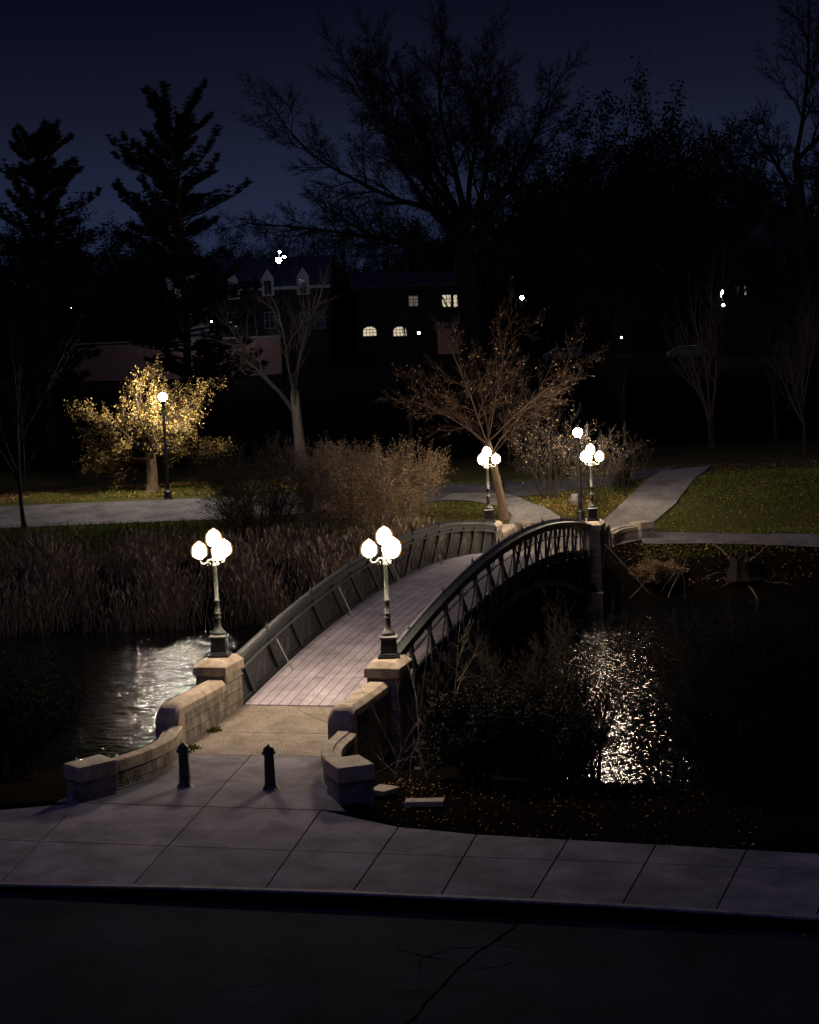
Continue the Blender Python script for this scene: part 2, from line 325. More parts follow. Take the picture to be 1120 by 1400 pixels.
# ------------------------------------------------------------------ ground shape
CT, ST = math.cos(TH), math.sin(TH)
def DS(X, Y):
    a = X - CAM[0]; b = Y - CAM[1]
    return -a * ST + b * CT, a * CT + b * ST
def XY(D, S): return CAM[0] + S * CT - D * ST, CAM[1] + S * ST + D * CT
YBX = [-40, -10, -3.66, -2.3, 4.9, 5.4, 7, 9.4, 14, 40]; YBY = [-12.5, -11.1, -10.33, -9.2, -9.8, -10.2, -10.55, -10.75, -11.1, -13.5]
WATER = -2.8
def T(X, Y):
    X = np.asarray(X, float); Y = np.asarray(Y, float); D, S = DS(X, Y)
    n = Y - np.interp(X, YBX, YBY)
    zn = np.interp(n, [-.2, 0, 3, 8, 13, 16, 24], [-.80, -.46, -.62, -1.35, -2.6, -3.6, -4.3])
    r = np.clip((S - 8) / 4, 0, 1)
    zf = np.interp(D - 2.0 * r * np.clip((85.5 - D) / 3, 0, 1), [74, 77.5, 79.2, 81.5, 84, 88, 91, 97, 98, 115, 140, 172, 200, 300, 420], [-4.3, -3.6, -2.7, -1.3, -.45, -.32, .9, 1.6, 1.63, 2.2, 4.6, 7.8, 9.5, 19, 25])
    zf = zf + .25 * np.sin(S * .13 + 1) * np.clip((D - 100) / 20, 0, 1) + .05 * np.sin(X * .9) * np.sin(Y * .7) * np.clip((D - 97) / 6, 0, 1)
    z = np.maximum(zn, zf)
    lift = np.clip((3.3 - np.abs(X - .15)) / .6, 0, 1) * (Y > 34.2) * (D < 90)
    z = np.where(lift > 0, np.maximum(z, z * (1 - lift) + (-.46) * lift), z)
    return z
def ray(px, py):
    v = CM.to_3x3() @ Vector(((px - 560) / FPX, (700 - py) / FPX, -1)); return np.array(v)
def at(px, py, D):
    d = ray(px, py); k = -d[0] * ST + d[1] * CT; return CAM + d * (D / k)
def site(px, py, dmin=30):
    d = ray(px, py); k = -d[0] * ST + d[1] * CT
    Ds = np.arange(dmin, 400, .1); P = CAM + d[None] * (Ds / k)[:, None]
    h = P[:, 2] - T(P[:, 0], P[:, 1]); i = np.argmax(h < 0)
    return P[i]
def foot(px, D):
    """point on the ground at depth D, near image column px"""
    y = 620
    for _ in range(6):
        p = at(px, y, D); g = float(T(p[0], p[1])); y += (p[2] - g) * FPX / D
    return np.array([p[0], p[1], g])

# terrain: one sheet
Dg = np.concatenate([np.arange(8, 30, 2), np.arange(30, 70, .8), np.arange(70, 102, .4), np.arange(102, 180, 2.5), np.arange(180, 440, 12)])
tg = np.linspace(-1, 1, 181)
DD, TT = np.meshgrid(Dg, tg, indexing='ij'); SS = TT * (20 + .62 * DD)
GX, GY = XY(DD, SS); GZ = T(GX, GY)
nr, nc = DD.shape; idx = np.arange(nr * nc).reshape(nr, nc)
Fq = np.stack([idx[:-1, :-1], idx[:-1, 1:], idx[1:, 1:], idx[1:, :-1]], -1).reshape(-1, 4)
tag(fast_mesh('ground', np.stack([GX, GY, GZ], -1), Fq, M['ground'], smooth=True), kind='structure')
b_ = MB(); b_.add([(-600, -120, -4.6), (600, -120, -4.6), (600, 60, -4.6), (-600, 60, -4.6)], [(0, 1, 2, 3)])
tag(b_.build('lake_bed', M['ground']), kind='structure')
b_ = MB(); b_.add([(-90, -6, WATER), (90, -6, WATER), (90, 70, WATER), (-90, 70, WATER)], [(0, 1, 2, 3)])
tag(b_.build('water', M['water']), kind='structure')

# ------------------------------------------------------------------ street, kerb, sidewalk
b_ = MB(); b_.box((-60, -60, -.70), (60, -14.62, -.53)); tag(b_.build('road', M['road']), kind='structure')
def kerbY(x): return float(np.interp(x, [-30, -1.2, 2.3, 5.7, 10, 14, 40], [-15.2, -14.86, -14.60, -14.48, -14.52, -14.75, -16.0]))
b_ = MB()
xs = np.arange(-20, 42, 2.4)
for i in range(len(xs) - 1):
    q = np.linspace(xs[i] + .006, xs[i + 1] - .006, 4)
    b_.sweep([(x, kerbY(x) - .07) for x in q], [(-.08, -.68), (.08, -.68), (.08, -.392), (-.065, -.392), (-.08, -.41)])
tag(b_.build('kerb', M['kerb']), kind='structure')
b_ = MB(); q = np.linspace(-30, 42, 40)
b_.sweep([(x, kerbY(x) - .20) for x in q], [(-.30, -.69), (.05, -.69), (.05, -.520), (-.30, -.526)]); tag(b_.build('gutter', M['road']), kind='structure')
rng = random.Random(5)
b_ = MB()
tops = [(-7.6, -10.9), (-5.0, -10.6), (-2.27, -9.56), (.13 - .0, -5.11), (3.35, -8.96), (5.40, -10.18), (7.14, -10.53), (9.04, -10.83), (10.80, -11.03), (12.56, -11.16), (14.3, -11.3), (16.1, -11.5), (18, -11.8), (20, -12)]
bots = [(-6.2, -14.9), (-3.8, -14.8), (-1.28, -14.66), (1.39, -14.55), (4.01, -14.43), (5.69, -14.34), (7.36, -14.34), (9.03, -14.46), (10.67, -14.53), (12.31, -14.59), (14.0, -14.7), (15.7, -14.8), (17.4, -14.9), (19.1, -15)]
def joint(i, y):        # x on joint line i at y
    (x0, y0), (x1, y1) = tops[i], bots[i]; return x0 + (x1 - x0) * (y - y0) / (y1 - y0)
GP = .014
def slab(pl, pr, ztop=-.4, mb=None):    # quads given as left pair, right pair (near, far)
    (a, b), (c, d) = pl, pr
    P = [(a[0] + GP, a[1] + GP), (c[0] - GP, c[1] + GP), (d[0] - GP, d[1] - GP), (b[0] + GP, b[1] - GP)]
    (mb or b_).loft([[(x, y, ztop - .09) for x, y in P], [(x, y, ztop - .004) for x, y in P], [(x + (.006 if k in (0, 3) else -.006), y + (.006 if k < 2 else -.006), ztop) for k, (x, y) in enumerate(P)]])
for i in range(len(tops) - 1):
    for seg in (0, 1, 2):
        def yk(x): return kerbY(x) + .03
        ym = -12.12
        def yb(x): return float(np.interp(x, YBX, YBY))
        def pt(j, s):
            if s == 0: y = -14.6; y = yk(joint(j, y)); return (joint(j, y), y)
            if s == 1: return (joint(j, ym), ym)
            if s == 2:
                y = -10.6
                if j in (2, 3): y = -9.12
                elif j == 4: y = -9.12
                else: y = yb(joint(j, -10.8))
                return (joint(j, y), y)
            return None
        if seg < 2:
            slab((pt(i, seg), pt(i, seg + 1)), (pt(i + 1, seg), pt(i + 1, seg + 1)))
# plaza between the curved walls, up to the aggregate paving
def plz(j, y): return (joint(j, y), y)
LW = [(-9.12, -3.0), (-8.3, -2.4), (-7.2, -2.1), (-6.3, -2.1), (-5.3, -2.1), (-4.32, -2.1)]
b_.prism([(-2.9, -9.09), (joint(3, -9.09) - GP, -9.09), (joint(3, -4.34) - GP, -4.34), (-2.1, -4.34)], -.49, -.4)
b_.prism([(joint(3, -9.09) + GP, -9.09), (3.9, -9.09), (3.3, -8.1), (2.75, -6.6), (2.55, -5.4), (2.4, -4.34), (joint(3, -4.34) + GP, -4.34)], -.49, -.4)
tag(b_.build('sidewalk', M['slab']), kind='structure')
b_ = MB(); b_.prism([(-8, -15.0), (19, -15.3), (19, -12.1), (14, -11.35), (9.4, -10.95), (5.4, -10.35), (4.2, -8.5), (2.75, -5.2), (2.3, -4.3), (2.3, -2), (-2.2, -2), (-2.8, -8.8), (-8, -10.9)], -.75, -.435)
tag(b_.build('sidewalk_bed', M['crack']), kind='structure')
b_ = MB()
for (y0, z0, y1, z1) in ((-4.31, -.4, -2.29, -.30), (-2.26, -.30, .33, -.15)):
    b_.add([(-2.2, y0, z0), (2.35, y0, z0), (2.35, y1, z1), (-2.2, y1, z1), (-2.2, y0, -.7), (2.35, y0, -.7), (2.35, y1, -.7), (-2.2, y1, -.7)], [(0, 1, 2, 3), (4, 5, 1, 0), (5, 6, 2, 1), (6, 7, 3, 2), (7, 4, 0, 3)])
tag(b_.build('approach_paving', M['aggregate']), kind='structure')
# cracks in the road: thin ragged strips of filler lying on the asphalt
def crack(pts, w, seed):
    r = random.Random(seed); P = []
    for (x0, y0), (x1, y1) in zip(pts[:-1], pts[1:]):
        n = max(2, int(math.hypot(x1 - x0, y1 - y0) / .12))
        P += [(x0 + (x1 - x0) * k / n + r.uniform(-.03, .03), y0 + (y1 - y0) * k / n + r.uniform(-.03, .03)) for k in range(n)]
    P.append(pts[-1]); V = []; F = []
    for k, (x, y) in enumerate(P):
        a = P[max(0, k - 1)]; c = P[min(len(P) - 1, k + 1)]; dx, dy = c[0] - a[0], c[1] - a[1]; L = math.hypot(dx, dy) + 1e-9
        h = w * r.uniform(.25, 1) * min(1, k / 4, (len(P) - 1 - k) / 4 + .15)
        V += [(x - dy / L * h, y + dx / L * h, -.526), (x + dy / L * h, y - dx / L * h, -.526)]
        if k: F.append((2 * k - 2, 2 * k, 2 * k + 1, 2 * k - 1))
    m = MB(); m.add(V, F); return m
cm = MB()
for pts, w in (([(9.04, -15.0), (8.9, -15.9), (8.55, -17.2), (8.4, -18.2), (8.25, -20.2), (7.7, -22)], .035), ([(8.55, -17.3), (8.0, -17.4), (7.3, -17.1), (7.1, -16.7)], .018), ([(7.9, -18.2), (7.75, -17.4), (8.1, -16.9), (8.8, -16.6), (9.6, -16.8)], .016),
               ([(4.6, -19.5), (6.2, -18.6), (7.9, -18.9), (9.5, -18.2)], .010), ([(8.4, -17.9), (9.1, -17.6), (9.5, -17.0)], .014), ([(1.5, -17.2), (3.2, -17.8), (4.8, -17.6), (6.4, -18.5)], .008)):
    k = crack(pts, w, len(cm.f) + 3)
    cm.add(np.concatenate(k.v), k.f)
tag(cm.build('road_cracks', M['crack']), kind='structure')

# ------------------------------------------------------------------ far paths, draped on the ground
def ribbon(name, left, right, m, dz=.05, na=40, nb=14, zfix=None):
    def rs(P, n):
        P = np.asarray(P, float); s = np.concatenate([[0], np.cumsum(np.linalg.norm(np.diff(P, axis=0), axis=1))]); u = np.linspace(0, s[-1], n)
        return np.stack([np.interp(u, s, P[:, 0]), np.interp(u, s, P[:, 1])], 1)
    A, B = rs(left, na), rs(right, na); w = np.linspace(0, 1, nb)[None, :, None]
    G = A[:, None] * (1 - w) + B[:, None] * w; z = T(G[..., 0], G[..., 1]) + dz
    V = np.concatenate([G, z[..., None]], -1).reshape(-1, 3); i = np.arange(na * nb).reshape(na, nb)
    F = np.stack([i[:-1, :-1], i[1:, :-1], i[1:, 1:], i[:-1, 1:]], -1).reshape(-1, 4)
    return tag(fast_mesh(name, V, F, m), kind='structure')
def px(pts): return [site(x, y)[:2] for x, y in pts]
def dline(S0, S1, D, n=12, wob=0, ph=0): return [XY(D + wob * math.sin(s * .11 + ph), s) for s in np.linspace(S0, S1, n)]
def roadedge(D0, D1, s1): return [XY(D0 + (D1 - D0) * min(1, max(0, (s + 8) / 9)), s) for s in np.linspace(-60, s1, 50)]
ribbon('park_road', roadedge(91.2, 93.6, 5.2), roadedge(97.0, 98.6, 5.2), M['asphalt'], .05, 200, 14)
ribbon('park_road_spur', px([(690, 684), (760, 674), (850, 664), (900, 650)]), px([(690, 660), (760, 658), (850, 650), (930, 637)]), M['asphalt'], .058, 70, 12)
ribbon('lake_path', px([(878, 745), (960, 744), (1050, 746), (1250, 756)]), px([(878, 729), (960, 729), (1050, 731), (1250, 740)]), M['asphalt'], .045, 50, 10)
ribbon('lake_path', px([(250, 758), (370, 750), (480, 744), (600, 741), (680, 740)]), px([(250, 746), (370, 739), (480, 735), (600, 733), (680, 732)]), M['asphalt'], .045, 50, 10)
ribbon('far_walk', px([(815, 722), (850, 691), (905, 645)]), px([(866, 738), (881, 727), (925, 690), (972, 638)]), M['walk'], .075, 70, 12)
ribbon('west_walk', [(-2.0, 38.5), (-3.2, 41.5)] + px([(700, 706), (690, 697), (672, 691), (640, 686), (600, 685)]), [(2.4, 38.5), (.8, 42.2)] + px([(768, 710), (730, 691), (712, 682), (690, 676), (620, 676)]), M['walk'], .066, 70, 16)
b_ = MB()
b_.add([(-2.2, 34.0, -.15), (2.35, 34.0, -.15), (2.35, 38.7, -.385), (-2.2, 38.7, -.385)], [(0, 1, 2, 3)])
b_.add([(-2.4, 38.7, -.384), (2.7, 38.7, -.384), (4.2, 42.4, -.372), (-3.6, 42.4, -.372)], [(0, 1, 2, 3)])
tag(b_.build('exit_paving', M['aggregate']), kind='structure')

# ------------------------------------------------------------------ bridge stonework
def pier(px0, side, near, label):
    y0 = 0 if near else 34.4; s = 1 if near else -1
    r = empty('stone_pier', (px0, y0, -3.4), 0, label, 'stone pier', 'stone piers carrying the bridge lamps')
    def Y(a, b): return (min(s * a, s * b), max(s * a, s * b))
    b = MB(); ya, yb = Y(-.86, .42); b.box((-.42, ya, 0), (.42, yb, 4.30)); b.build('pier_body', M['pier'], r, .02)
    b = MB(); ya, yb = Y(-.93, .49)
    b.loft([[(-.48, ya, 4.302), (.48, ya, 4.302), (.48, yb, 4.302), (-.48, yb, 4.302)], [(-.48, ya, 4.54), (.48, ya, 4.54), (.48, yb, 4.54), (-.48, yb, 4.54)],
            [(-.32, ya + .18, 4.70), (.32, ya + .18, 4.70), (.32, yb - .18, 4.70), (-.32, yb - .18, 4.70)]])
    b.build('pier_cap', M['coping'], r, .02)
    b = MB(); ya, yb = Y(-.98, .9); b.box((-.52, ya, 0), (.52, yb, 1.5)); b.build('pier_footing', M['pier'], r, .03)
LPX = (-2.34, 2.47)
pier(LPX[0], -1, True, 'square stone pier at the near left corner of the bridge, beside the bright water')
pier(LPX[1], 1, True, 'square stone pier at the near right corner of the bridge, above the dark shrubs')
pier(LPX[0], -1, False, 'square stone pier at the far left bridge corner, before the leaning tree')
pier(LPX[1], 1, False, 'square stone pier at the far right corner of the bridge, beside the concrete walk')

def arcpts(P, n=26):
    P = np.array(P, float); t = np.linspace(0, 1, len(P)); c = [np.polyfit(t, P[:, k], min(4, len(P) - 1)) for k in (0, 1)]; u = np.linspace(0, 1, n)
    return [(np.polyval(c[0], a), np.polyval(c[1], a)) for a in u]
def wing(near, side, lab1, lab2):
    my = (lambda y: y) if near else (lambda y: 34.4 - y)
    xi = -1.89 if side < 0 else 2.03      # inner face
    xo = xi + side * .62; xm = (xi + xo) / 2
    r = empty('wing_wall', (0, 0, 0), 0, lab1, 'stone wall', 'straight wing walls at the bridge ends')
    bo = [(xm, my(y)) for y in np.linspace(-.90, -3.85, 12)]
    b = MB(); h = .29; b.sweep(bo, [(-h, -3.3), (h, -3.3), (h, .50), (-h, .50)]); b.build('wall_body', M['stone'], r, .015)
    # coping, chamfered, with a rounded nose that rolls down at the outer end
    prof = lambda d: [(-.315, .502), (.315, .502), (.315, .68), (.20, .80), (-.20, .80), (-.315, .68)]
    b = MB()
    ys = [-.95, -2.4]
    b.sweep([(xm, my(-.885)), (xm, my(-2.36))], prof(0)); b.sweep([(xm, my(-2.375)), (xm, my(-3.86))], prof(0))
    b.build('coping', M['coping'], r, .02)
    b = MB(); rings = []
    for a in np.linspace(0, PI / 2, 8):
        yy = -3.87 - .42 * math.sin(a); zt = .38 + .42 * math.cos(a) if a < PI / 2 - .01 else .36
        w = .315
        z1 = max(zt, .20)
        rings.append([(xm - w, my(yy), -.9), (xm + w, my(yy), -.9), (xm + w, my(yy), z1 - .10), (xm + w - .11, my(yy), z1), (xm - w + .11, my(yy), z1), (xm - w, my(yy), z1 - .10)])
    b.loft(rings); b.build('rounded_end', M['coping'], r, .015)
    # low curved wall flaring out to an end block
    r = empty('curved_wall', (0, 0, 0), 0, lab2, 'stone wall', 'low curved walls at the bridge ends')
    if side < 0: C = [(-2.02, -4.30), (-1.80, -5.2), (-1.72, -6.0), (-1.86, -7.0), (-2.15, -7.85)]; blk = [(-2.86, -8.74), (-2.30, -9.13), (-1.76, -8.28), (-2.40, -7.80)]
    else: C = [(2.55, -4.45), (2.62, -5.2), (2.70, -6.1), (2.98, -6.95), (3.38, -7.62)]; blk = [(3.62, -8.62), (4.32, -8.12), (3.72, -7.30), (3.05, -7.78)]
    A = [(x, my(y)) for x, y in arcpts(C)]
    b = MB(); b.sweep(A, [(-.20, -1.6), (.20, -1.6), (.20, .02), (-.20, .02)]); b.build('wall_body', M['stone'], r, .01)
    b = MB(); hs = [A[:9], A[8:18], A[17:]]
    for k, a in enumerate(hs):
        a = [tuple(p) for p in a]
        b.sweep(a, [(-.235, .022), (.235, .022), (.235, .20), (.06, .245), (.055, .292), (-.20, .30), (-.235, .27)] if side * (1 if near else -1) > 0 else [(-.235, .022), (.235, .022), (.235, .27), (.20, .30), (-.055, .292), (-.06, .245), (-.235, .20)])
    b.build('coping', M['coping'], r, .008)
    B = [(x, my(y)) for x, y in blk]; cx = sum(p[0] for p in B) / 4; cy = sum(p[1] for p in B) / 4
    b = MB(); b.prism([(cx + (x - cx) * .94, cy + (y - cy) * .94) for x, y in B], -1.6, .05); b.build('end_block', M['stone'], r, .012)
    b = MB(); b.prism(B, .052, .40); b.build('block_cap', M['coping'], r, .015)
    b = MB(); off = .24 * (1 if side * (1 if near else -1) < 0 else -1)
    b.sweep([(p[0] - side * .0, p[1]) for p in A], [(-.26, -.44), (.26, -.44), (.26, -.37), (-.26, -.37)]); b.build('plinth', M['kerb'], r)
wing(True, -1, 'straight stone wing wall with rounded end, near left, between lamp pier and curved wall', 'low curved stone wall with square end block behind the left bollard')
wing(True, 1, 'straight stone wing wall with rounded end, near right of the bridge entrance', 'low hooked stone wall and end block in front of the near right lamp pier')
wing(False, -1, 'short stone wing wall beyond the far left lamp pier, by the lawn', 'low curved stone wall hidden beyond the far left end of the bridge')
wing(False, 1, 'stone wing wall just beyond the far right lamp pier', 'low curved stone wall at the far right bridge end, by the foot of the concrete walk')

# ------------------------------------------------------------------ bridge ironwork
MID = 17.2; Y0, Y1 = .36, 34.04
def hump(y): return 1 - ((y - MID) / MID) ** 2
def zd(y): return -.17 + 1.24 * hump(y)
def zt(y): return 1.12 + 1.36 * hump(y)
def zb(y): return -2.55 + 2.95 * hump(y)
br = empty('footbridge', (0, 0, 0), 0, 'arched iron footbridge with plank deck crossing the dark lake', 'bridge')
ys = np.linspace(Y0 - .02, Y1 + .02, 81)
b = MB(); b.loft([[(-1.86, y, zd(y) - .14), (2.16, y, zd(y) - .14), (2.16, y, zd(y)), (-1.86, y, zd(y))] for y in ys]); b.build('deck', M['deck'], br)
NP = 16; yp = np.linspace(Y0 + .25, Y1 - .25, NP + 1)
for k, y in enumerate(yp):
    b = MB(); b.box((-1.98, y - .08, zd(y) - .44), (2.28, y + .08, zd(y) - .16)); b.build('floor_beam', M['truss'], br)
for side, X in ((-1, -2.06), (1, 2.36)):
    tr = MB(); tr.loft([[(X - .10, y, zb(y) - .14), (X + .10, y, zb(y) - .14), (X + .10, y, zb(y) + .10), (X - .10, y, zb(y) + .10)] for y in ys])
    tr = tr.build('truss', M['truss'], br)
    b = MB(); b.loft([[(X - .12, y, zt(y) - .27), (X + .12, y, zt(y) - .27), (X + .12, y, zt(y) - .062), (X - .12, y, zt(y) - .062)] for y in ys]); b.build('top_chord', M['truss'], tr, .01)
    b = MB(); b.loft([[(X - .15, y, zt(y) - .06), (X + .15, y, zt(y) - .06), (X + .15, y, zt(y) - .02), (X + .05, y, zt(y)), (X - .05, y, zt(y)), (X - .15, y, zt(y) - .02)] for y in ys]); b.build('top_rail', M['railtop'], tr)
    b = MB(); xo = X - side * .155
    b.loft([[(xo - .03, y, zt(y) - .33), (xo + .03, y, zt(y) - .33), (xo + .03, y, zt(y) - .28), (xo - .03, y, zt(y) - .28)] for y in ys]); b.build('rail_moulding', M['post'], tr)
    b = MB(); xi = X - side * .10
    b.loft([[(xi - .035, y, zd(y) - .30), (xi + .035, y, zd(y) - .30), (xi + .035, y, zd(y) + .06), (xi - .035, y, zd(y) + .06)] for y in ys]); b.build('deck_fascia', M['truss'], tr)
    for k, y in enumerate(yp):
        b = MB(); b.tube([(X, y, zb(y) + .08), (X, y, zt(y) - .25)], .05, 8); b.build('post', M['post'] if side > 0 else M['truss'], tr, 0, True)
        b = MB(); b.lathe([(0, -.06), (.13, -.05), (.13, .05), (0, .06)], (X, y, zd(y) - .30), 12); b.build('joint_boss', M['ironblack'], tr)
    for k in range(NP):
        a, c = yp[k], yp[k + 1]
        if (a + c) / 2 < MID: p, q = (a, zt(a) - .24), (c, zb(c) + .08)
        else: p, q = (a, zb(a) + .08), (c, zt(c) - .24)
        b = MB(); b.bar((X - side * .13, p[0], p[1]), (X - side * .13, q[0], q[1]), .07, .17, (0, 0, 1)); b.build('diagonal_brace', M['ironblack'], tr)
        if (a + c) / 2 < MID: p, q = (c, zt(c) - .24), (a, zb(a) + .08)
        else: p, q = (c, zb(c) + .08), (a, zt(a) - .24)
        b = MB(); b.bar((X + side * .03, p[0], p[1]), (X + side * .03, q[0], q[1]), .03, .05, (0, 0, 1)); b.build('counter_brace', M['truss'], tr)
    xi = X - side * .03
    yy = np.linspace(Y0, Y1, 70)
    b = MB(); b.loft([[(xi, y, zd(y) + .07), (xi, y, zt(y) - .30)] for y in yy], cap=False, closed=False); b.build('mesh_panel', M['mesh'], tr)
    b = MB()
    for zf in (.07, .62):
        b.loft([[(xi - .018, y, zd(y) + zf + (0 if zf < .1 else .18 * hump(y))), (xi + .018, y, zd(y) + zf + (0 if zf < .1 else .18 * hump(y))), (xi + .018, y, zd(y) + zf + .035 + (0 if zf < .1 else .18 * hump(y))), (xi - .018, y, zd(y) + zf + .035 + (0 if zf < .1 else .18 * hump(y)))] for y in yy])
    b.build('panel_rail', M['railtop'], tr)
    # cresting: small iron spikes on the rail with taller finials
    b = MB(); V = []; F = []; xx = X - side * .09; yc_ = np.arange(Y0 + .1, Y1 - .1, .0775)
    for k, y in enumerate(yc_):
        z = zt(y); h = .135 if k % 2 else .03
        V += [(xx - .013, y, z - .04), (xx - .013, y, z + h), (xx + .013, y, z + h), (xx + .013, y, z - .04)]
        if k:
            o = 4 * k; F += [(o - 4, o - 3, o + 1, o), (o - 3, o - 2, o + 2, o + 1), (o - 2, o - 1, o + 3, o + 2)]
    b.add(V, F)
    b.build('cresting', M['post'], tr)
    for k in range(1, NP, 2):
        y = yp[k]; b = MB(); b.lathe([(.03, 0), (.035, .05), (.02, .09), (.05, .15), (.03, .21), (.012, .26), (.004, .36)], (X - side * .10, y, zt(y) - .02), 8); b.build('finial', M['ironblack'], tr)
    for y in (3.2, 9.4, 15.4, 21.5, 27.6) if side < 0 else (9.4, 15.4, 21.5, 27.6):
        b = MB(); b.tube([(X - side * .24, y - .10, zt(y) - .33), (X - side * .62, y + .12, zd(y) + .01)], .022, 6); b.build('stay_rod', M['rod'], tr)

# ------------------------------------------------------------------ lamps on the bridge piers
def globe_prof(h=.46, r=.185):
    return [(.05 * r / .2, 0), (r * .62, .05 * h), (r * .90, .17 * h), (r, .34 * h), (r * .98, .52 * h), (r * .87, .68 * h), (r * .66, .80 * h), (r * .38, .89 * h), (r * .14, .95 * h), (.004, h)]
def glow_mat():  # emissive see-through shell that draws a warm glow rim around each globe
    m = bpy.data.materials.new('globe_glow_rim'); m.use_nodes = True; t = m.node_tree; t.nodes.clear()
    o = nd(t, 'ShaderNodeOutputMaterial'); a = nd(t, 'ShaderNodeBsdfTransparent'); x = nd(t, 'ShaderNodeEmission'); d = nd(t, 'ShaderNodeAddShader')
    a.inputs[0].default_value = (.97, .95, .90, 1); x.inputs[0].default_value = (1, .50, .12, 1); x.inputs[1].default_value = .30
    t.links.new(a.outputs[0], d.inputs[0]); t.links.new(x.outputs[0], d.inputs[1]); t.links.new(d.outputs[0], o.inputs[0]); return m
M['glow_rim'] = glow_mat()
def glow_rim(prof, c, par, g=.052):
    b = MB(); b.lathe([(max(.004, r + (g if 0 < k < len(prof) - 1 else 0)), z + (-.015 if k == 0 else .035 if k == len(prof) - 1 else .012 * (k > 6))) for k, (r, z) in enumerate(prof)], c, 18); b.build('glow_shell', M['glow_rim'], par, 0, True)
def bridge_lamp(loc, rz, label):
    r = empty('bridge_lamp', loc, rz, label, 'street lamp', 'multi globe lamps on the bridge piers')
    b = MB(); b.box((-.29, -.29, 0), (.29, .29, .07))
    b.loft([[(c * w, d * w, z) for c, d in ((-1, -1), (1, -1), (1, 1), (-1, 1))] for w, z in ((.25, .07), (.235, .11), (.215, .13), (.19, .50), (.235, .53), (.245, .56), (.215, .59), (.17, .61))])
    for c in ((0, -1), (0, 1), (1, 0), (-1, 0)):
        w = .15; y = .215
        p = [(-w, .18), (w, .18), (w * .88, .45), (-w * .88, .45)]
        b.add([(q[0] if c[0] == 0 else c[0] * (y - q[1] * .055 + .015), (c[1] * (y - q[1] * .055 + .015)) if c[0] == 0 else q[0], q[1]) for q in p], [(0, 1, 2, 3)])
    b.build('lamp_base', M['ironblack'], r, .008)
    b = MB(); b.lathe([(.17, .60), (.19, .63), (.19, .66), (.15, .70), (.10, .78), (.075, .86), (.075, 1.04), (.10, 1.055), (.10, 1.085), (.07, 1.10), (.07, 1.15), (.10, 1.165), (.105, 1.19), (.075, 1.205), (.064, 1.50), (.088, 1.515), (.088, 1.545), (.060, 1.56), (.048, 2.44), (.075, 2.47), (.075, 2.52), (.055, 2.54), (.065, 2.62), (.060, 2.80), (.085, 2.90), (.085, 2.94), (.05, 2.97), (.05, 3.0)], k=16)
    b.build('post', M['lampiron'], r, 0, True)
    for i in range(3):
        a = PI + i * 2 * PI / 3; c, s = math.cos(a), math.sin(a)
        b = MB(); pts = [(.04, 2.60), (.10, 2.66), (.16, 2.65), (.22, 2.58), (.28, 2.54), (.36, 2.55), (.405, 2.61), (.41, 2.66)]
        b.tube([(c * x, s * x, z) for x, z in pts], [.028, .026, .024, .024, .024, .026, .03, .04], 8)
        b.tube([(c * (.17 + .05 * math.cos(t)), s * (.17 + .05 * math.cos(t)), 2.53 + .05 * math.sin(t)) for t in np.linspace(-1, 4, 9)], .014, 6)
        b.lathe([(.03, 2.64), (.075, 2.66), (.085, 2.70), (.06, 2.715)], (c * .41, s * .41, 0), 12); b.build('arm', M['lampiron'], r, 0, True)
        b = MB(); b.lathe(globe_prof(), (c * .41, s * .41, 2.705), 18); glow_rim(globe_prof(), (c * .41, s * .41, 2.705), b.build('globe', M['globe'], r, 0, True))
    b = MB(); b.lathe(globe_prof(.48, .19), (0, 0, 3.02), 18); glow_rim(globe_prof(.48, .19), (0, 0, 3.02), b.build('globe', M['globe'], r, 0, True))
bridge_lamp((LPX[0], -.10, 1.30), TH - rad(4), 'near left bridge lamp with four lit globes, in front of the bright water')
bridge_lamp((LPX[1], -.10, 1.30), TH - rad(2), 'near right bridge lamp with four lit globes, standing in front of the plank deck')
bridge_lamp((LPX[0], 34.5, 1.30), TH + PI, 'far left bridge lamp with four lit globes, in front of the leaning tree trunk')
bridge_lamp((LPX[1], 34.5, 1.30), TH + PI + rad(3), 'far right bridge lamp with four lit globes, beside the single globe park lamp')

def park_lamp(p, h, label, gl='pathglobe'):
    r = empty('park_lamp', tuple(p), .3, label, 'street lamp', 'single globe lamps along the park paths')
    b = MB(); b.lathe([(.27, 0), (.27, .10), (.22, .16), (.19, .38), (.24, .42), (.24, .47), (.14, .56), (.12, .62)], k=12); b.build('lamp_base', M['ironblack'], r)
    b = MB(); b.lathe([(.11, .60), (.10, 1.0), (.075, h - .75), (.07, h - .62), (.11, h - .60), (.12, h - .55), (.08, h - .50)], k=14); b.build('post', M['ironblack'], r, 0, True)
    b = MB(); b.lathe([(.08, h - .50), (.17, h - .47), (.18, h - .43), (.10, h - .40)], k=14); b.build('globe_collar', M['ironblack'], r)
    b = MB(); b.lathe([(.10, h - .42), (.19, h - .34), (.235, h - .22), (.22, h - .10), (.14, h - .02), (.08, h)], k=18); b.build('globe', M[gl], r, 0, True)
    b = MB(); b.lathe([(.09, h), (.05, h + .04), (.012, h + .10), (.004, h + .18)], k=12); b.build('finial', M['ironblack'], r)
P = site(230, 683); park_lamp((P[0], P[1], P[2] - .03), 141 / FPX * DS(P[0], P[1])[0] + .22, 'tall park lamp with one lit globe in front of the yellow leaved tree', 'westglobe')
P = site(794, 711); park_lamp((P[0], P[1], P[2] - .03), 121 / FPX * DS(P[0], P[1])[0] + .22, 'park lamp with one bright globe, just behind the far right bridge pier')

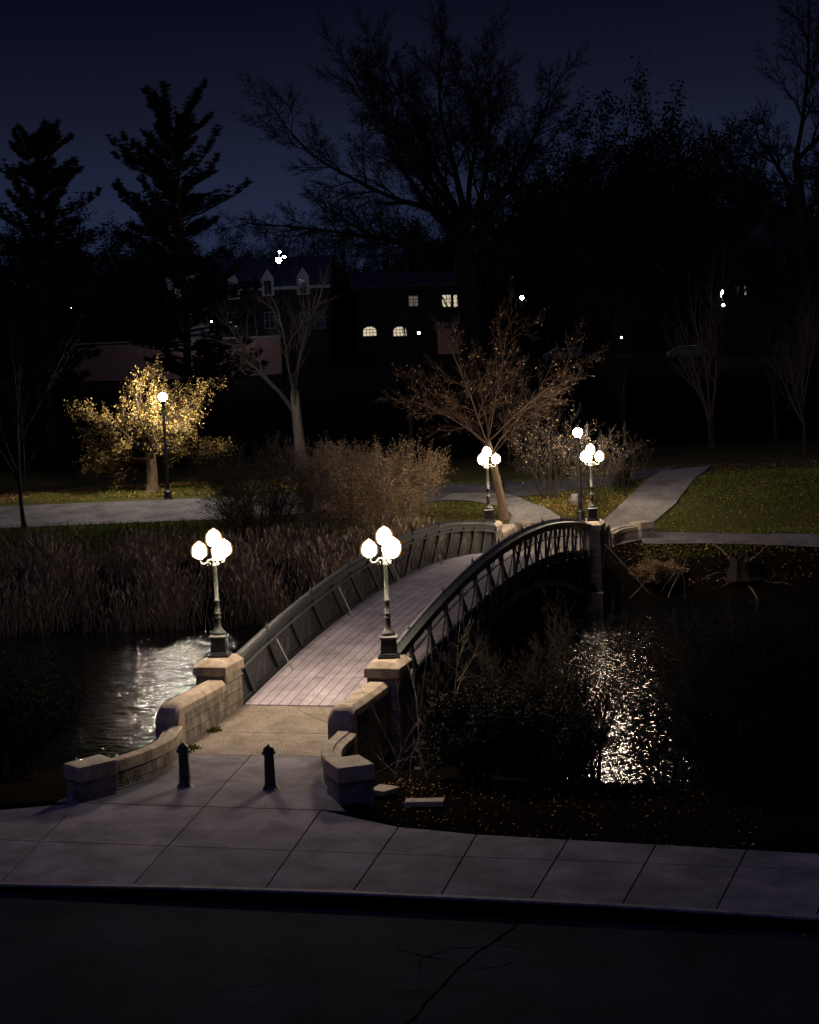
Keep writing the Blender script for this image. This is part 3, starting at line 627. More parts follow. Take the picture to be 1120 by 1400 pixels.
# ------------------------------------------------------------------ bollards
def bollard(label):
    r = empty('bollard', (0, 0, 0), 0, label, 'bollard', 'iron bollards across the bridge entrance')
    b = MB(); b.lathe([(.20, 0), (.20, .025), (.165, .06), (.15, .10), (.135, .12), (.115, .80), (.135, .815)], k=8, rot=PI / 8); b.build('bollard_post', M['ironblack'], r, .006)
    b = MB(); b.lathe([(.135, .815), (.16, .83), (.16, .865), (.125, .885), (.13, .90), (.12, .95), (.085, .99), (.045, 1.01), (.035, 1.02), (.035, 1.035), (.0, 1.05)], k=16); b.build('bollard_cap', M['ironblack'], r, 0, True)
    b = MB(); b.lathe([(.22, -.01), (.22, .012), (.19, .018)], k=10); b.build('base_mortar', M['mortar'], r)
    return r
bo = bollard('black iron bollard standing in front of the left curved wall'); bo.location = (-.44, -7.50, -.4)
c = copy_tree(bo); c.location = (1.65, -7.52, -.4); c.rotation_euler = (0, 0, .4); c['label'] = 'black iron bollard standing alone in the middle of the plaza'
for poly, z, lab in (([(4.0, -6.67), (4.55, -6.88), (4.29, -7.36), (3.9, -7.2)], -.47, 'triangular flat stone slab beside the hooked wall'), ([(4.91, -7.74), (5.76, -7.60), (5.80, -7.95), (4.95, -8.1)], -.50, 'long flat stone slab lying on dark soil near the sidewalk')):
    b = MB(); b.prism([(x, y) for x, y in poly[::-1]], z - .08, z + .05); tag(b.build('flat_stone', M['coping'], None, .02), lab, 'stone')

# ------------------------------------------------------------------ plants
def unit(a):
    l = math.sqrt(a[0] * a[0] + a[1] * a[1] + a[2] * a[2]) + 1e-12; return (a[0] / l, a[1] / l, a[2] / l)
def cross(a, b): return (a[1] * b[2] - a[2] * b[1], a[2] * b[0] - a[0] * b[2], a[0] * b[1] - a[1] * b[0])
class Tree:
    def __init__(s, seed): s.r = np.random.default_rng(seed); s.q = random.Random(seed); s.P = {}; s.tips = []
    def tube(s, P, R, k): s.P.setdefault((len(P), k), []).append((P, R))
    def path(s, p, d, L, n, wig, trop):
        g = s.q.gauss; x, y, z = p; P = [(x, y, z)]; d = unit(d); h = L / n
        for _ in range(n):
            d = unit((d[0] + g(0, wig), d[1] + g(0, wig), d[2] + g(0, wig) + trop)); x += d[0] * h; y += d[1] * h; z += d[2] * h; P.append((x, y, z))
        return P
    def grow(s, p, d, L, rad_, lev, cfg):
        c = cfg[lev]; n = c['n']; P = s.path(p, d, L, n, c['wig'], c['trop']); tp = c.get('taper', .7)
        s.tube(P, [rad_ * (1 - i / n * tp) for i in range(n + 1)], c['k'])
        if lev + 1 >= len(cfg):
            s.tips.append(P[-1]); s.tips.append(P[n // 2]); return
        U = s.q.uniform; m = int(round(c['ch'] * U(.8, 1.2))); az = U(0, 6.28)
        for j in range(m):
            t = c['t0'] + (1 - c['t0']) * (j + U(0, .9)) / m; x = min(t, .999) * n; i = int(x); f = x - i
            a, b = P[i], P[i + 1]; q = (a[0] + (b[0] - a[0]) * f, a[1] + (b[1] - a[1]) * f, a[2] + (b[2] - a[2]) * f)
            ax = unit((b[0] - a[0], b[1] - a[1], b[2] - a[2])); az += 2.4 + U(-.5, .5)
            u = unit(cross(ax, (0, 0, 1.)) if abs(ax[2]) < .95 else (1., 0, 0)); w = cross(ax, u)
            an = c['ang'] * U(.7, 1.25); ca, sa = math.cos(an), math.sin(an); cz, sz = math.cos(az) * sa, math.sin(az) * sa
            dd = (ax[0] * ca + u[0] * cz + w[0] * sz, ax[1] * ca + u[1] * cz + w[1] * sz, (ax[2] * ca + u[2] * cz + w[2] * sz) * c.get('flat', 1))
            s.grow(q, dd, L * c['ratio'] * U(.7, 1.2) * (1 - c.get('shrink', .35) * t), max(rad_ * (1 - t * tp) * c.get('rr', .62), c.get('rmin', .006)), lev + 1, cfg)
        a, b = P[-2], P[-1]
        s.grow(b, (b[0] - a[0], b[1] - a[1], b[2] - a[2]), L * c['ratio'] * .8, max(rad_ * (1 - tp) * .9, .006), lev + 1, cfg)
    def mesh(s, name, m, parent):
        Vs, Fs, o = [], [], 0
        for (n, k), L in s.P.items():
            P = np.array([a for a, _ in L], float); R = np.array([b for _, b in L], float); t = np.empty_like(P); t[:, :-1] = P[:, 1:] - P[:, :-1]; t[:, -1] = t[:, -2]
            e = P[:, -1] - P[:, 0]; v = np.abs(e[:, 2]) < .8 * np.linalg.norm(e, axis=1); ref = np.where(v[:, None], [[0, 0, 1.]], [[1., 0, 0]])
            u = np.cross(t, ref[:, None, :]); u /= np.linalg.norm(u, axis=2)[..., None] + 1e-9; w = np.cross(t, u); w /= np.linalg.norm(w, axis=2)[..., None] + 1e-9
            a = np.arange(k) * 2 * PI / k
            V = P[:, :, None] + R[:, :, None, None] * (np.cos(a)[:, None] * u[:, :, None] + np.sin(a)[:, None] * w[:, :, None])
            i = o + np.arange(len(L) * n * k).reshape(len(L), n, k); q = np.roll(i, -1, 2); o += len(L) * n * k
            Vs.append(V.reshape(-1, 3)); Fs.append(np.stack([i[:, :-1], q[:, :-1], q[:, 1:], i[:, 1:]], -1).reshape(-1, 4))
        return fast_mesh(name, np.concatenate(Vs), np.concatenate(Fs), m, parent)
def leaves(name, pts, size, m, parent, seed=1, per=1, spread=.1, drop=.0, thin=.6):
    r = np.random.default_rng(seed); P = np.repeat(np.asarray(pts), per, 0); P = P + r.normal(0, spread, P.shape); P = P[r.random(len(P)) >= drop]; n = len(P)
    a = r.normal(size=(n, 3)); a /= np.linalg.norm(a, axis=1)[:, None]; b = np.cross(a, r.normal(size=(n, 3))); b /= np.linalg.norm(b, axis=1)[:, None]
    L = (size * r.uniform(.6, 1.3, n))[:, None]; V = np.stack([P - a * L * .5, P + b * L * thin * .5, P + a * L * .5, P - b * L * thin * .5], 1).reshape(-1, 3)
    return fast_mesh(name, V, np.arange(4 * n).reshape(n, 4), m, parent)
def bare_cfg(lv=5, ch=(7, 6, 5, 4), ratio=(.62, .60, .58, .55), ang=(.75, .7, .7, .65), wig=.09, trop=.05, t0=(.35, .25, .2, .15), rmin=.006, n=(7, 6, 5, 4, 3), k=(8, 6, 4, 3, 3), flat=1, shrink=.35, rr=.62):
    o = []
    for i in range(lv):
        j = min(i, 3); o.append(dict(n=n[min(i, 4)], k=k[min(i, 4)], wig=wig * (.5 if i == 0 else 1), trop=0.0 if i == 0 else trop, ch=ch[j], ratio=ratio[j], ang=ang[j], t0=t0[j], taper=.55 if i == 0 else .75, rmin=rmin, flat=flat, shrink=shrink, rr=rr))
    return o
def trunk_mesh(pts, radii, m, parent, k=12, flare=True):
    P = np.array(pts, float); R = np.array(radii, float)
    t = np.linspace(0, 1, len(P)); u = np.linspace(0, 1, 24); Q = np.stack([np.interp(u, t, P[:, i]) for i in range(3)], 1)
    if len(P) > 3: Q = np.stack([np.polyval(np.polyfit(t, P[:, i], 3), u) for i in range(3)], 1)
    RR = np.interp(u, t, R) * (1 + .04 * np.sin(u * 37))
    if flare: RR *= 1 + .55 * np.exp(-u * 14)
    b = MB(); b.tube(Q, RR, k); return b.build('trunk', m, parent, 0, True), Q

def bare_tree(base, H, name, label, group=None, seed=1, cfg=None, trunk=.35, bark='bark', twig='twigdark', lean=(0, 0), trunkfrac=.3, limbL=.45, leafm=None, leafsize=.15, per=1, drop=0, limbs=6, ang=.55, t_start=.75, limbr=.48):
    """trunk as its own mesh, crown (limbs and twigs, with any leaves) as another"""
    r = empty(name, tuple(base - np.array([0, 0, .15])), 0, label, 'tree', group)
    Ht = H * trunkfrac; tp = [np.array([lean[0] * f * Ht, lean[1] * f * Ht, f * Ht]) + (np.random.default_rng(seed).normal(0, .02 * Ht, 3) * [1, 1, 0] if 0 < f < 1 else 0) for f in (0, .3, .65, 1)]
    _, Q = trunk_mesh(tp, [trunk, trunk * .82, trunk * .72, trunk * .62], M[bark], r)
    t = Tree(seed); cfg = cfg or bare_cfg(4)
    for i in range(limbs):
        az = 2 * PI * i / limbs + t.r.uniform(-.35, .35); an = ang * t.r.uniform(.6, 1.3) if i else .12
        q = Q[-1] if i < 2 else Q[int(23 * t.r.uniform(t_start, 1))]
        t.grow(q, (math.sin(an) * math.cos(az), math.sin(an) * math.sin(az), math.cos(an)), H * limbL * t.r.uniform(.85, 1.15), trunk * limbr * t.r.uniform(.7, 1.1), 0, cfg)
    cr_ = t.mesh('crown', M[twig], r)
    if leafm: leaves('foliage', t.tips, leafsize, M[leafm], cr_, seed, per, leafsize * .8, drop)
    return r
def pine(base, H, R, label, seed, low=.12):
    r = empty('pine_tree', tuple(base - np.array([0, 0, .2])), 0, label, 'tree', 'tall pines against the night sky')
    b = MB(); g = np.random.default_rng(seed)
    b.tube([(g.normal(0, .05), g.normal(0, .05), H * f) for f in np.linspace(0, .98, 10)], [H * .016 * (1 - .85 * f) for f in np.linspace(0, 1, 10)], 10); b.build('trunk', M['bark'], r, 0, True)
    t = Tree(seed); N = []; z = low * H
    while z < H * .985:
        f = z / H; L0 = R * np.interp(f, [0, .25, .40, .47, .60, .76, .88, .95, 1], [.9, 1.05, 1.1, .68, .90, .98, .84, .66, .42])
        for i in range(int(t.r.integers(4, 7))):
            L = L0 * t.r.uniform(.30, 1.18); az = t.r.uniform(0, 6.28); el = np.interp(f, [0, .6, .9, 1], [-.02, .18, .45, 1.1]) + t.r.uniform(-.12, .15)
            P = t.path((0, 0, z + t.r.uniform(-.3, .3)), (math.cos(az) * math.cos(el), math.sin(az) * math.cos(el), math.sin(el)), L, 6, .07, .05)
            P = np.array(P); t.tube(P, .09 * (1 - np.linspace(0, .8, 7)) * L / R + .01, 4)
            for k in range(2, 7):
                for sd in (-1, 1, 0):
                    dd = P[k] - P[k - 1]; dd /= np.linalg.norm(dd); s2 = np.cross(dd, [0, 0, 1]) * sd
                    l2 = (L * .22 + .35) * (1.15 - k / 9) * t.r.uniform(.5, 1.3); P2 = t.path(P[k], dd * .8 + s2 * t.r.uniform(.3, 1.1) + [0, 0, .45], l2, 3, .18, .16); P2 = np.array(P2)
                    t.tube(P2, np.array([.02, .016, .012, .006]), 3)
                    for q in P2[1:]: N.append(q)
        z += H * t.r.uniform(.017, .038)
    cr_ = t.mesh('crown', M['twigdark'], r)
    N = np.array(N); K = 15; n = len(N); rr = t.r
    c = np.repeat(N, K, 0); d = rr.normal(size=(n * K, 3)); d[:, 2] = np.abs(d[:, 2]) * .8 - .1; d /= np.linalg.norm(d, axis=1)[:, None]
    s_ = np.cross(d, rr.normal(size=(n * K, 3))); s_ /= np.linalg.norm(s_, axis=1)[:, None]; L = rr.uniform(.22, .52, (n * K, 1)) * H / 25
    V = np.stack([c - s_ * .05, c + s_ * .05, c + d * L], 1).reshape(-1, 3)
    fast_mesh('foliage', V, np.arange(3 * n * K).reshape(-1, 3), M['needle'], cr_)
    return r
def shrub(base, Rx, H, label, seed, stems=14, twig='twig', leafm='bleaf', leafsize=.10, per=2, cat='shrub', group=None, arch=0.0, drop=0, ch=(7, 6, 4), n3=3, r0=.03, squash=1.0, name='shrub'):
    r = empty(name, tuple(base - np.array([0, 0, .1])), 0, label, cat, group); t = Tree(seed)
    cfg = [dict(n=6, k=4, wig=.10, trop=.04 - arch, ch=ch[0], ratio=.42, ang=.6, t0=.25, rmin=.008, taper=.75), dict(n=4, k=3, wig=.14, trop=.03, ch=ch[1], ratio=.5, ang=.7, t0=.15, rmin=.006, taper=.7),
           dict(n=3, k=3, wig=.15, trop=.02, ch=ch[2], ratio=.55, ang=.7, t0=.15, rmin=.005, taper=.7), dict(n=2, k=3, wig=.15, trop=.02, ch=0, ratio=.5, ang=.7, t0=.1, taper=.6)]
    if ch[2] == 0: cfg = cfg[:3]
    for i in range(stems):
        az = 2 * PI * i / stems + t.r.uniform(-.3, .3); sp = t.r.uniform(.1, 1.0) ** .7; an = math.atan2(Rx * sp, H * .9)
        L = math.hypot(Rx * sp, H * (1 - .25 * sp)) * .82
        t.grow((math.cos(az) * .18 * Rx * sp, math.sin(az) * .18 * Rx * sp, 0), (math.sin(an) * math.cos(az), math.sin(an) * math.sin(az) * squash, math.cos(an)), L, r0, 0, cfg)
    b = t.mesh('branches', M[twig], r)
    if leafm: leaves('foliage', t.tips, leafsize, M[leafm], b, seed, per, leafsize * .9, drop)
    return r

# yellow leaved tree behind the left park lamp
P = foot(208, 101.6)
yc = bare_cfg(5, ch=(8, 6, 4, 3), ratio=(.50, .52, .55, .5), ang=(.75, .8, .8, .8), wig=.16, trop=.02, n=(6, 5, 4, 3, 2), k=(6, 5, 3, 3, 3), t0=(.3, .25, .2, .2), flat=.8)
r = bare_tree(P, 6.7, 'yellow_leaved_tree', 'spreading tree with yellow leaves lit by the park lamp before it', None, 11, yc, .42, 'barktan', 'twig', (.02, 0), .38, .52, 'yleaf', .12, 2, .77, 14, 1.22, .78, .30)
# leaning tree on the lawn beside the far left pier
P = site(690, 708)
oc = bare_cfg(5, ch=(8, 6, 5, 4), ratio=(.46, .50, .5, .5), ang=(.55, .6, .7, .7), wig=.13, trop=.0, n=(7, 5, 4, 3, 2), k=(6, 5, 3, 3, 3), t0=(.25, .2, .2, .2))
r = bare_tree(P, 10.8, 'leaning_tree', 'leaning tree with rust coloured twigs on the lawn behind the far left lamp', None, 23, oc, .27, 'barktan', 'twig', (-.17, -.05), .38, .48, 'bleaf', .12, 1, .975, 8, .78, .70, .22)
# pale forked trunk
P = site(414, 640)
pc = bare_cfg(4, ch=(6, 5, 5, 4), ratio=(.5, .5, .5, .5), ang=(.6, .6, .7, .7), wig=.13, trop=.05)
bare_tree(P, 17.0, 'forked_tree', 'bare tree with pale forked trunk behind the twiggy shrubs', None, 31, pc, .44, 'barkpale', 'limbmid', (-.06, 0), .30, .40, None, .1, 1, 0, 4, .5, .6, .34)
# big warm shrubs beside the far left end of the bridge
S1 = foot(512, 86.6); shrub(S1, 3.5, 5.0, 'wide grey brown twiggy shrub beside the far left bridge railing', 41, 36, 'twigbrown', 'bleaf', .075, 3, group='big twiggy shrubs beyond the reeds', ch=(8, 6, 4), r0=.035, drop=.4)
S1 = foot(442, 88.2); shrub(S1, 3.0, 5.0, 'grey brown twiggy shrub in front of the pale forked trunk', 42, 30, 'twigbrown', 'bleaf', .07, 1, group='big twiggy shrubs beyond the reeds', ch=(8, 6, 4), r0=.035, drop=.4)
S1 = foot(352, 86.4); shrub(S1, 3.6, 5.4, 'dark spreading twiggy shrub behind the near left lamp, over the road edge', 43, 34, 'twiggrey', 'gleaf', .07, 1, group='big twiggy shrubs beyond the reeds', ch=(8, 6, 4), r0=.04, drop=.5)
# shrubs on the grass island by the far right lamp
S1 = site(752, 682); shrub(S1, 2.1, 4.9, 'tall many stemmed shrub with a few leaves between the two far bridge lamps', 51, 10, 'twiggrey', 'bleaf', .11, 1, drop=.88, ch=(7, 5, 3), r0=.035)
S1 = site(812, 690); shrub(S1, 2.7, 3.9, 'round pale twiggy shrub right behind the far right lamps', 52, 10, 'twiggrey', 'bleaf', .07, 1, drop=.85, ch=(7, 6, 4), r0=.03)
S1 = site(850, 672); shrub(S1, 1.7, 3.0, 'small pale twiggy shrub above the tree stump on the lawn', 53, 12, 'twiggrey', None, .1, 1, ch=(6, 5, 3), r0=.028)
def stump(p, R, H, label, m='barktan', roots=0, seed=3, rlen=2.2):
    r = empty('tree_stump', tuple(p - np.array([0, 0, .12])), 0, label, 'tree stump'); g = random.Random(seed); b = MB(); k = 18
    ph = [g.uniform(.85, 1.15) for _ in range(k)]
    prof = [(1.8, 0), (1.3, .15), (1.0, .4), (.86, .7), (.80, .9), (.45, .80), (.15, .6)]
    jag = [g.uniform(-.2, .35) for _ in range(k)]
    b.loft([[(R * a * ph[(j + i) % k] ** .5 * (1 + .25 * math.cos(j * 2.1) * (a > 1)) * math.cos(2 * PI * j / k), R * a * ph[j] * math.sin(2 * PI * j / k), H * (z + (jag[j] if z == .9 else 0))) for j in range(k)] for i, (a, z) in enumerate(prof)])
    b.build('stump', M[m], r)
    for i in range(roots):
        a = g.uniform(0, 6.28) if roots > 6 else 2 * PI * i / roots; t = Tree(seed + i); b = MB(); pts = []; x, y = R * .8 * math.cos(a), R * .8 * math.sin(a)
        L = rlen * g.uniform(.5, 1.2); rr = g.uniform(.035, .07)
        for q in range(9):
            z = float(T(p[0] + x, p[1] + y)) - p[2] + .12 + .01 + .05 * math.sin(q * 1.3 + i) if q else H * .35
            pts.append((x, y, z)); a += g.uniform(-.3, .3); x += math.cos(a) * L / 8; y += math.sin(a) * L / 8
        b.tube(pts, [rr * (1 - .1 * q) for q in range(9)], 6); b.build('root', M['barktan'], r, 0, True)
stump(site(853, 664), .42, .95, 'short dark tree stump on the lawn beside the concrete walk', 'bark')
stump(site(1012, 788), .55, 1.05, 'old broken tree stump with bare roots on the dark far bank', 'bark', 6, 7, 2.2)
S1 = site(788, 690); b = MB(); g = random.Random(4)
b.loft([[(S1[0] + a * math.cos(t) * w, S1[1] + a * math.sin(t) * .8 * w, S1[2] + z) for t, w in zip(np.linspace(0, 2 * PI, 10)[:-1], (1, .9, 1.1, .95, 1.05, .9, 1, 1.1, .92))] for a, z in ((.36, -.1), (.40, .25), (.33, .5), (.2, .58))])
tag(b.build('boulder', M['walk'], None, .03), 'pale boulder at the foot of the twiggy shrub by the park lamp', 'boulder')

# thin bare trees on the dark right slope and left edge
def thin(px_, py_, H, label, seed, tr=.16, tw='twiggrey', bark='bark', limbs=7, **k):
    c = bare_cfg(4, ch=(7, 5, 4, 3), ratio=(.5, .5, .5, .5), ang=(.5, .55, .6, .6), wig=.07, trop=.07, n=(7, 5, 4, 3, 2), k=(5, 4, 3, 3, 3))
    bare_tree(site(px_, py_), H, 'bare_tree', label, 'slender bare trees on the park slope', seed, c, tr, bark, tw, (-.02, 0), .38, .42, None, .1, 1, 0, limbs, .38, .35)
thin(975, 612, 12.5, 'pale slender bare tree on the dark slope, above the right lawn', 61, .26)
thin(858, 612, 11.5, 'thin bare tree on the dark slope, straight above the far right lamp', 62, .15, 'twigdark', 'bark')
thin(1100, 626, 10.5, 'slender upright bare tree on the right slope at the picture edge', 63, .12)
thin(1062, 600, 12, 'faint bare tree between two paler trees on the right slope', 64, .14, 'twigdark')
thin(34, 722, 12.0, 'thin dark bare tree in front of the road at the far left', 65, .13, 'twigdark', 'bark')
thin(697, 640, 8, 'thin bare sapling on the slope behind the leaning tree', 66, .10, 'twigdark', 'bark')
thin(655, 600, 15, 'dark bare tree rising behind the rust coloured leaning tree', 67, .2, 'twigdark', 'bark')
thin(560, 610, 12, 'dark bare tree on the slope left of the leaning tree', 68, .18, 'twigdark', 'bark')

# big silhouettes against the sky
pine(foot(72, 128), 21.6, 4.3, 'tall dark pine, leftmost in the picture', 71)
pine(foot(262, 132), 23.4, 5.4, 'tallest dark pine, standing clear against the sky', 72)
ec = bare_cfg(5, ch=(12, 11, 9, 7), ratio=(.52, .50, .46, .45), ang=(.5, .6, .7, .7), wig=.10, trop=.010, n=(10, 7, 5, 3, 3), k=(7, 5, 3, 3, 3), t0=(.25, .15, .12, .1), rmin=.019)
P = foot(643, 138)
def great_tree(base, label):
    r = empty('spreading_bare_tree', tuple(base - np.array([0, 0, .2])), TH, label, 'tree')
    _, Q = trunk_mesh([np.array([0, 0, 0.]), np.array([.2, 0, 5.]), np.array([-.1, 0, 10.]), np.array([.1, 0, 14.5])], [.85, .72, .66, .60], M['bark'], r)
    t = Tree(81)
    c = [dict(n=12, k=6, wig=.07, trop=.035, ch=15, ratio=.34, ang=.65, t0=.22, taper=.82, rmin=.05, shrink=.45, rr=.45), dict(n=7, k=4, wig=.11, trop=.02, ch=9, ratio=.50, ang=.65, t0=.15, taper=.8, rmin=.030, rr=.5),
         dict(n=4, k=3, wig=.13, trop=.01, ch=6, ratio=.52, ang=.7, t0=.12, taper=.7, rmin=.022, rr=.6), dict(n=3, k=3, wig=.14, trop=.01, ch=4, ratio=.6, ang=.7, t0=.1, taper=.6, rmin=.019, rr=.7), dict(n=2, k=3, wig=.14, trop=.0, ch=0, ratio=.5, ang=.7, t0=.1, taper=.5)]
    for dx, dy, dz, q in ((-15.5, 2, 5.0, .9), (-14, -4, 8.5, 1), (-11.5, 4, 11.5, .95), (-8, -3, 14.5, 1), (-4.5, 4, 16.5, 1), (-1, -2, 17.3, 1), (2.8, 3, 16.8, 1), (6, -4, 14.5, .95), (8.5, 3, 11, 1), (9.5, -2, 7, .9), (-10, 7, 5, .85), (5, 7, 9, .9), (-3, -7, 10, .9), (8, -6, 4, .8)):
        dx *= 1.06; dz *= .83; L = math.sqrt(dx * dx + dy * dy + dz * dz); k = Q[int(23 * q)]
        t.grow(k, (dx, dy, dz - .22 * L), L * .92, .34 * t.q.uniform(.75, 1.1), 0, c)
    t.mesh('crown', M['twigdark'], r)
great_tree(P, 'huge spreading bare tree with a broad domed crown in the middle of the sky')
P = foot(1088, 132)
ec2 = bare_cfg(5, ch=(9, 8, 7, 5), ratio=(.50, .50, .5, .5), ang=(.6, .65, .7, .65), wig=.11, trop=.0, n=(9, 6, 4, 3, 3), k=(7, 5, 3, 3, 3), t0=(.2, .2, .15, .12), rmin=.022)
bare_tree(P, 30.0, 'tall_bare_tree', 'tall bare tree rising out of the picture at the upper right edge', None, 82, ec2, .5, 'bark', 'twigdark', (.02, 0), .62, .30, None, .1, 1, 0, 13, 1.0, .35)
# dense dark trees behind: two source trees, the rest copies with their own place, turn and size
dc = bare_cfg(5, ch=(7, 6, 5, 4), ratio=(.58, .56, .52, .5), ang=(.6, .7, .75, .7), wig=.12, trop=.01, n=(6, 5, 3, 2, 2), k=(6, 4, 3, 3, 3), t0=(.15, .2, .2, .15), rmin=.016)
dense = bare_tree(foot(845, 186), 31.5, 'dense_tree', 'dense dark tree with the broadest crown right of centre', 'dense dark trees across the background', 91, dc, .5, 'bark', 'twigdark', (0, 0), .25, .36, 'dkleaf', .42, 1, .3, 11, .8, .3)
dc2 = bare_cfg(5, ch=(7, 6, 5, 3), ratio=(.55, .55, .52, .5), ang=(.55, .6, .7, .7), wig=.12, trop=.02, n=(6, 4, 3, 2, 2), k=(6, 4, 3, 3, 3), t0=(.2, .2, .2, .15), rmin=.016)
small = bare_tree(foot(392, 215), 17.0, 'winter_tree', 'bare winter tree behind the slate roof, left of centre', 'smaller bare trees behind the houses', 92, dc2, .3, 'bark', 'twigdark', (0, 0), .3, .38, None, .4, 1, .3, 8, .55, .5)
def put(src, px_, D, sc, rz, label, sz=None):
    if src is dense:
        k = max(D, 198 if 380 < px_ < 700 else 188) ; D = k + (D - 150) * .3
    c = copy_tree(src); p = foot(px_, D); c.location = (p[0], p[1], p[2] - .3); c.rotation_euler = (0, 0, rz); c.scale = (sc, sc, sz or sc); c['label'] = label; return c
for a in ((790, 152, .98, 1.2, 'dense dark tree just right of the huge spreading bare tree', .93), (915, 156, .96, 2.4, 'dense dark tree in the gap below the open sky at right', .94), (985, 160, .92, 3.9, 'dense dark tree left of the tall chimneyed house', .80),
          (748, 160, .58, 5.1, 'lower dense dark tree half behind the huge spreading bare tree', .50), (560, 176, .66, .7, 'low dense dark tree behind the lit windows', .50), (470, 180, .60, 3.3, 'low dense dark tree right of the dormered house', .46), (640, 172, .7, 4.4, 'dense dark tree directly behind the spreading bare tree trunk', .62),
          (1050, 175, .8, 5.6, 'dense dark tree standing behind the chimneyed house', .62), (1130, 158, .9, .3, 'dense dark tree at the right edge, behind the tall bare tree', .62), (165, 165, .78, 1.9, 'dense dark tree between the two pines', .56), (20, 158, .8, 2.9, 'dense dark tree at the left edge, behind the leftmost pine', .58),
          (330, 215, .8, 4.0, 'low dense dark tree behind the slate roof, near the tallest pine', .50), (110, 200, .9, 5.3, 'dense dark tree far behind the leftmost pine', .62)):
    put(dense, a[0], a[1], a[2], a[3], a[4], a[5])
for a in ((432, 208, 1.0, 1.0, 'bare winter tree above the right dormer of the slate roof'), (480, 212, .95, 2.0, 'bare winter tree left of the huge spreading tree limbs'), (535, 218, .95, 3.0, 'bare winter tree seen below the left limbs of the huge spreading tree'), (590, 220, 1.0, 4.1, 'bare winter tree seen under the middle of the huge spreading tree'),
          (300, 205, .85, 5.0, 'bare winter tree beside the tallest pine, low on the sky'), (200, 208, .9, .4, 'bare winter tree between both pines, low on the sky'), (350, 200, .9, 2.6, 'bare winter tree right of the tallest pine'), (140, 185, .85, 2.2, 'bare winter tree just right of the leftmost pine'), (1010, 190, 1.25, 3.6, 'bare winter tree left of the tall chimneys'), (960, 200, 1.2, 1.4, 'bare winter tree in the open gap at right')):
    put(small, a[0], a[1], a[2], a[3], a[4])

# dark shrubs on the near bank
def nshrub(x, y, R, H, label, seed, **k):
    shrub(np.array([x, y, float(T(x, y))]), R, H, label, seed, group='shrubs on the near bank', **k)
kd = dict(stems=18, twig='twigdark', leafm='dkleaf', leafsize=.07, per=2, ch=(8, 6, 4), r0=.03)
kw = dict(stems=18, twig='twigdark', leafm='gleaf', leafsize=.075, per=3, ch=(8, 6, 4), r0=.03)
nshrub(5.5, -3.3, 1.5, 2.1, 'leafy dark shrub beside the near right pier, catching lamp light', 101, **kw)
nshrub(7.1, -2.8, 1.6, 1.9, 'dark leafy shrub next to the lamp lit shrub, left of the water glitter', 102, **kw)
nshrub(13.0, .2, 2.8, 4.3, 'broad dark shrub near the right edge of the near bank', 105, **kd)
nshrub(7.7, .6, 1.6, 3.9, 'open shrub whose bare stems cross the middle of the water glitter', 111, stems=7, twig='twigdark', leafm='gleaf', leafsize=.05, per=1, ch=(6, 5, 4), r0=.05, drop=.4)
nshrub(9.4, .9, 1.7, 3.6, 'open dark shrub crossing the right side of the water glitter', 112, stems=4, twig='twigdark', leafm='gleaf', leafsize=.05, per=1, ch=(6, 5, 4), r0=.045, drop=.2)
nshrub(6.6, 1.6, 1.5, 3.2, 'open dark shrub crossing the left side of the water glitter', 113, stems=6, twig='twigdark', leafm='gleaf', leafsize=.05, per=1, ch=(6, 5, 4), r0=.045, drop=.2)
nshrub(11.9, 1.4, 2.0, 4.4, 'tangled black shrub right of the water glitter', 114, **kd)
nshrub(7.0, 1.9, 2.0, 4.9, 'tall leafless twiggy shrub rising against the top of the water glitter', 116, stems=11, twig='twigshade', leafm=None, ch=(7, 6, 3), r0=.035)
nshrub(10.9, 2.4, 1.8, 4.8, 'tall leafless twiggy shrub between the glitter and the dark water at right', 117, stems=12, twig='twigshade', leafm=None, ch=(7, 6, 3), r0=.035)
nshrub(5.4, 3.4, 1.6, 4.2, 'leafless twiggy shrub below the bridge arch', 118, stems=12, twig='twigshade', leafm=None, ch=(7, 5, 3), r0=.03)
nshrub(-9.8, -5.0, 2.2, 2.4, 'black shrub at the left edge of the near bank, behind the sidewalk', 115, **kd)
nshrub(12.2, -5.2, 2.0, 1.7, 'low dark shrub behind the right end of the sidewalk', 106, **kd)
nshrub(5.8, 1.2, 1.5, 2.8, 'dark shrub under the right truss of the bridge', 107, **kd)
nshrub(-6.6, -4.5, 2.2, 2.2, 'dark shrub beyond the left end block', 108, **kd)
nshrub(-8.6, -1.0, 2.4, 3.2, 'tall dark shrub left of the bright water', 109, **kd)
nshrub(-11.5, 2.5, 2.6, 3.6, 'dark shrub at the left edge above the bright water', 110, **kd)
tt = Tree(120)
r = empty('bare_sapling', (4.55, -1.6, float(T(4.55, -1.6))), 0, 'pale leafless sapling standing beside the right truss, above the lit shrub', 'sapling')
tt.grow((0, 0, 0), (.03, 0, 1), 3.6, .035, 0, [dict(n=8, k=6, wig=.04, trop=0, ch=9, ratio=.34, ang=.85, t0=.5, taper=.7, rmin=.012), dict(n=5, k=4, wig=.10, trop=.12, ch=3, ratio=.4, ang=.6, t0=.4, taper=.7, rmin=.008), dict(n=3, k=3, wig=.1, trop=.08, ch=0, ratio=.4, ang=.6, t0=.4, taper=.7)])
tt.mesh('branches', M['twigpale'], r)
tt = Tree(121); g = np.random.default_rng(3)
P = np.array([3.6, -2.6, float(T(3.6, -2.6))]); r = empty('bare_canes', tuple(P), 0, 'arching bare canes on the bank against the near right pier', 'canes')
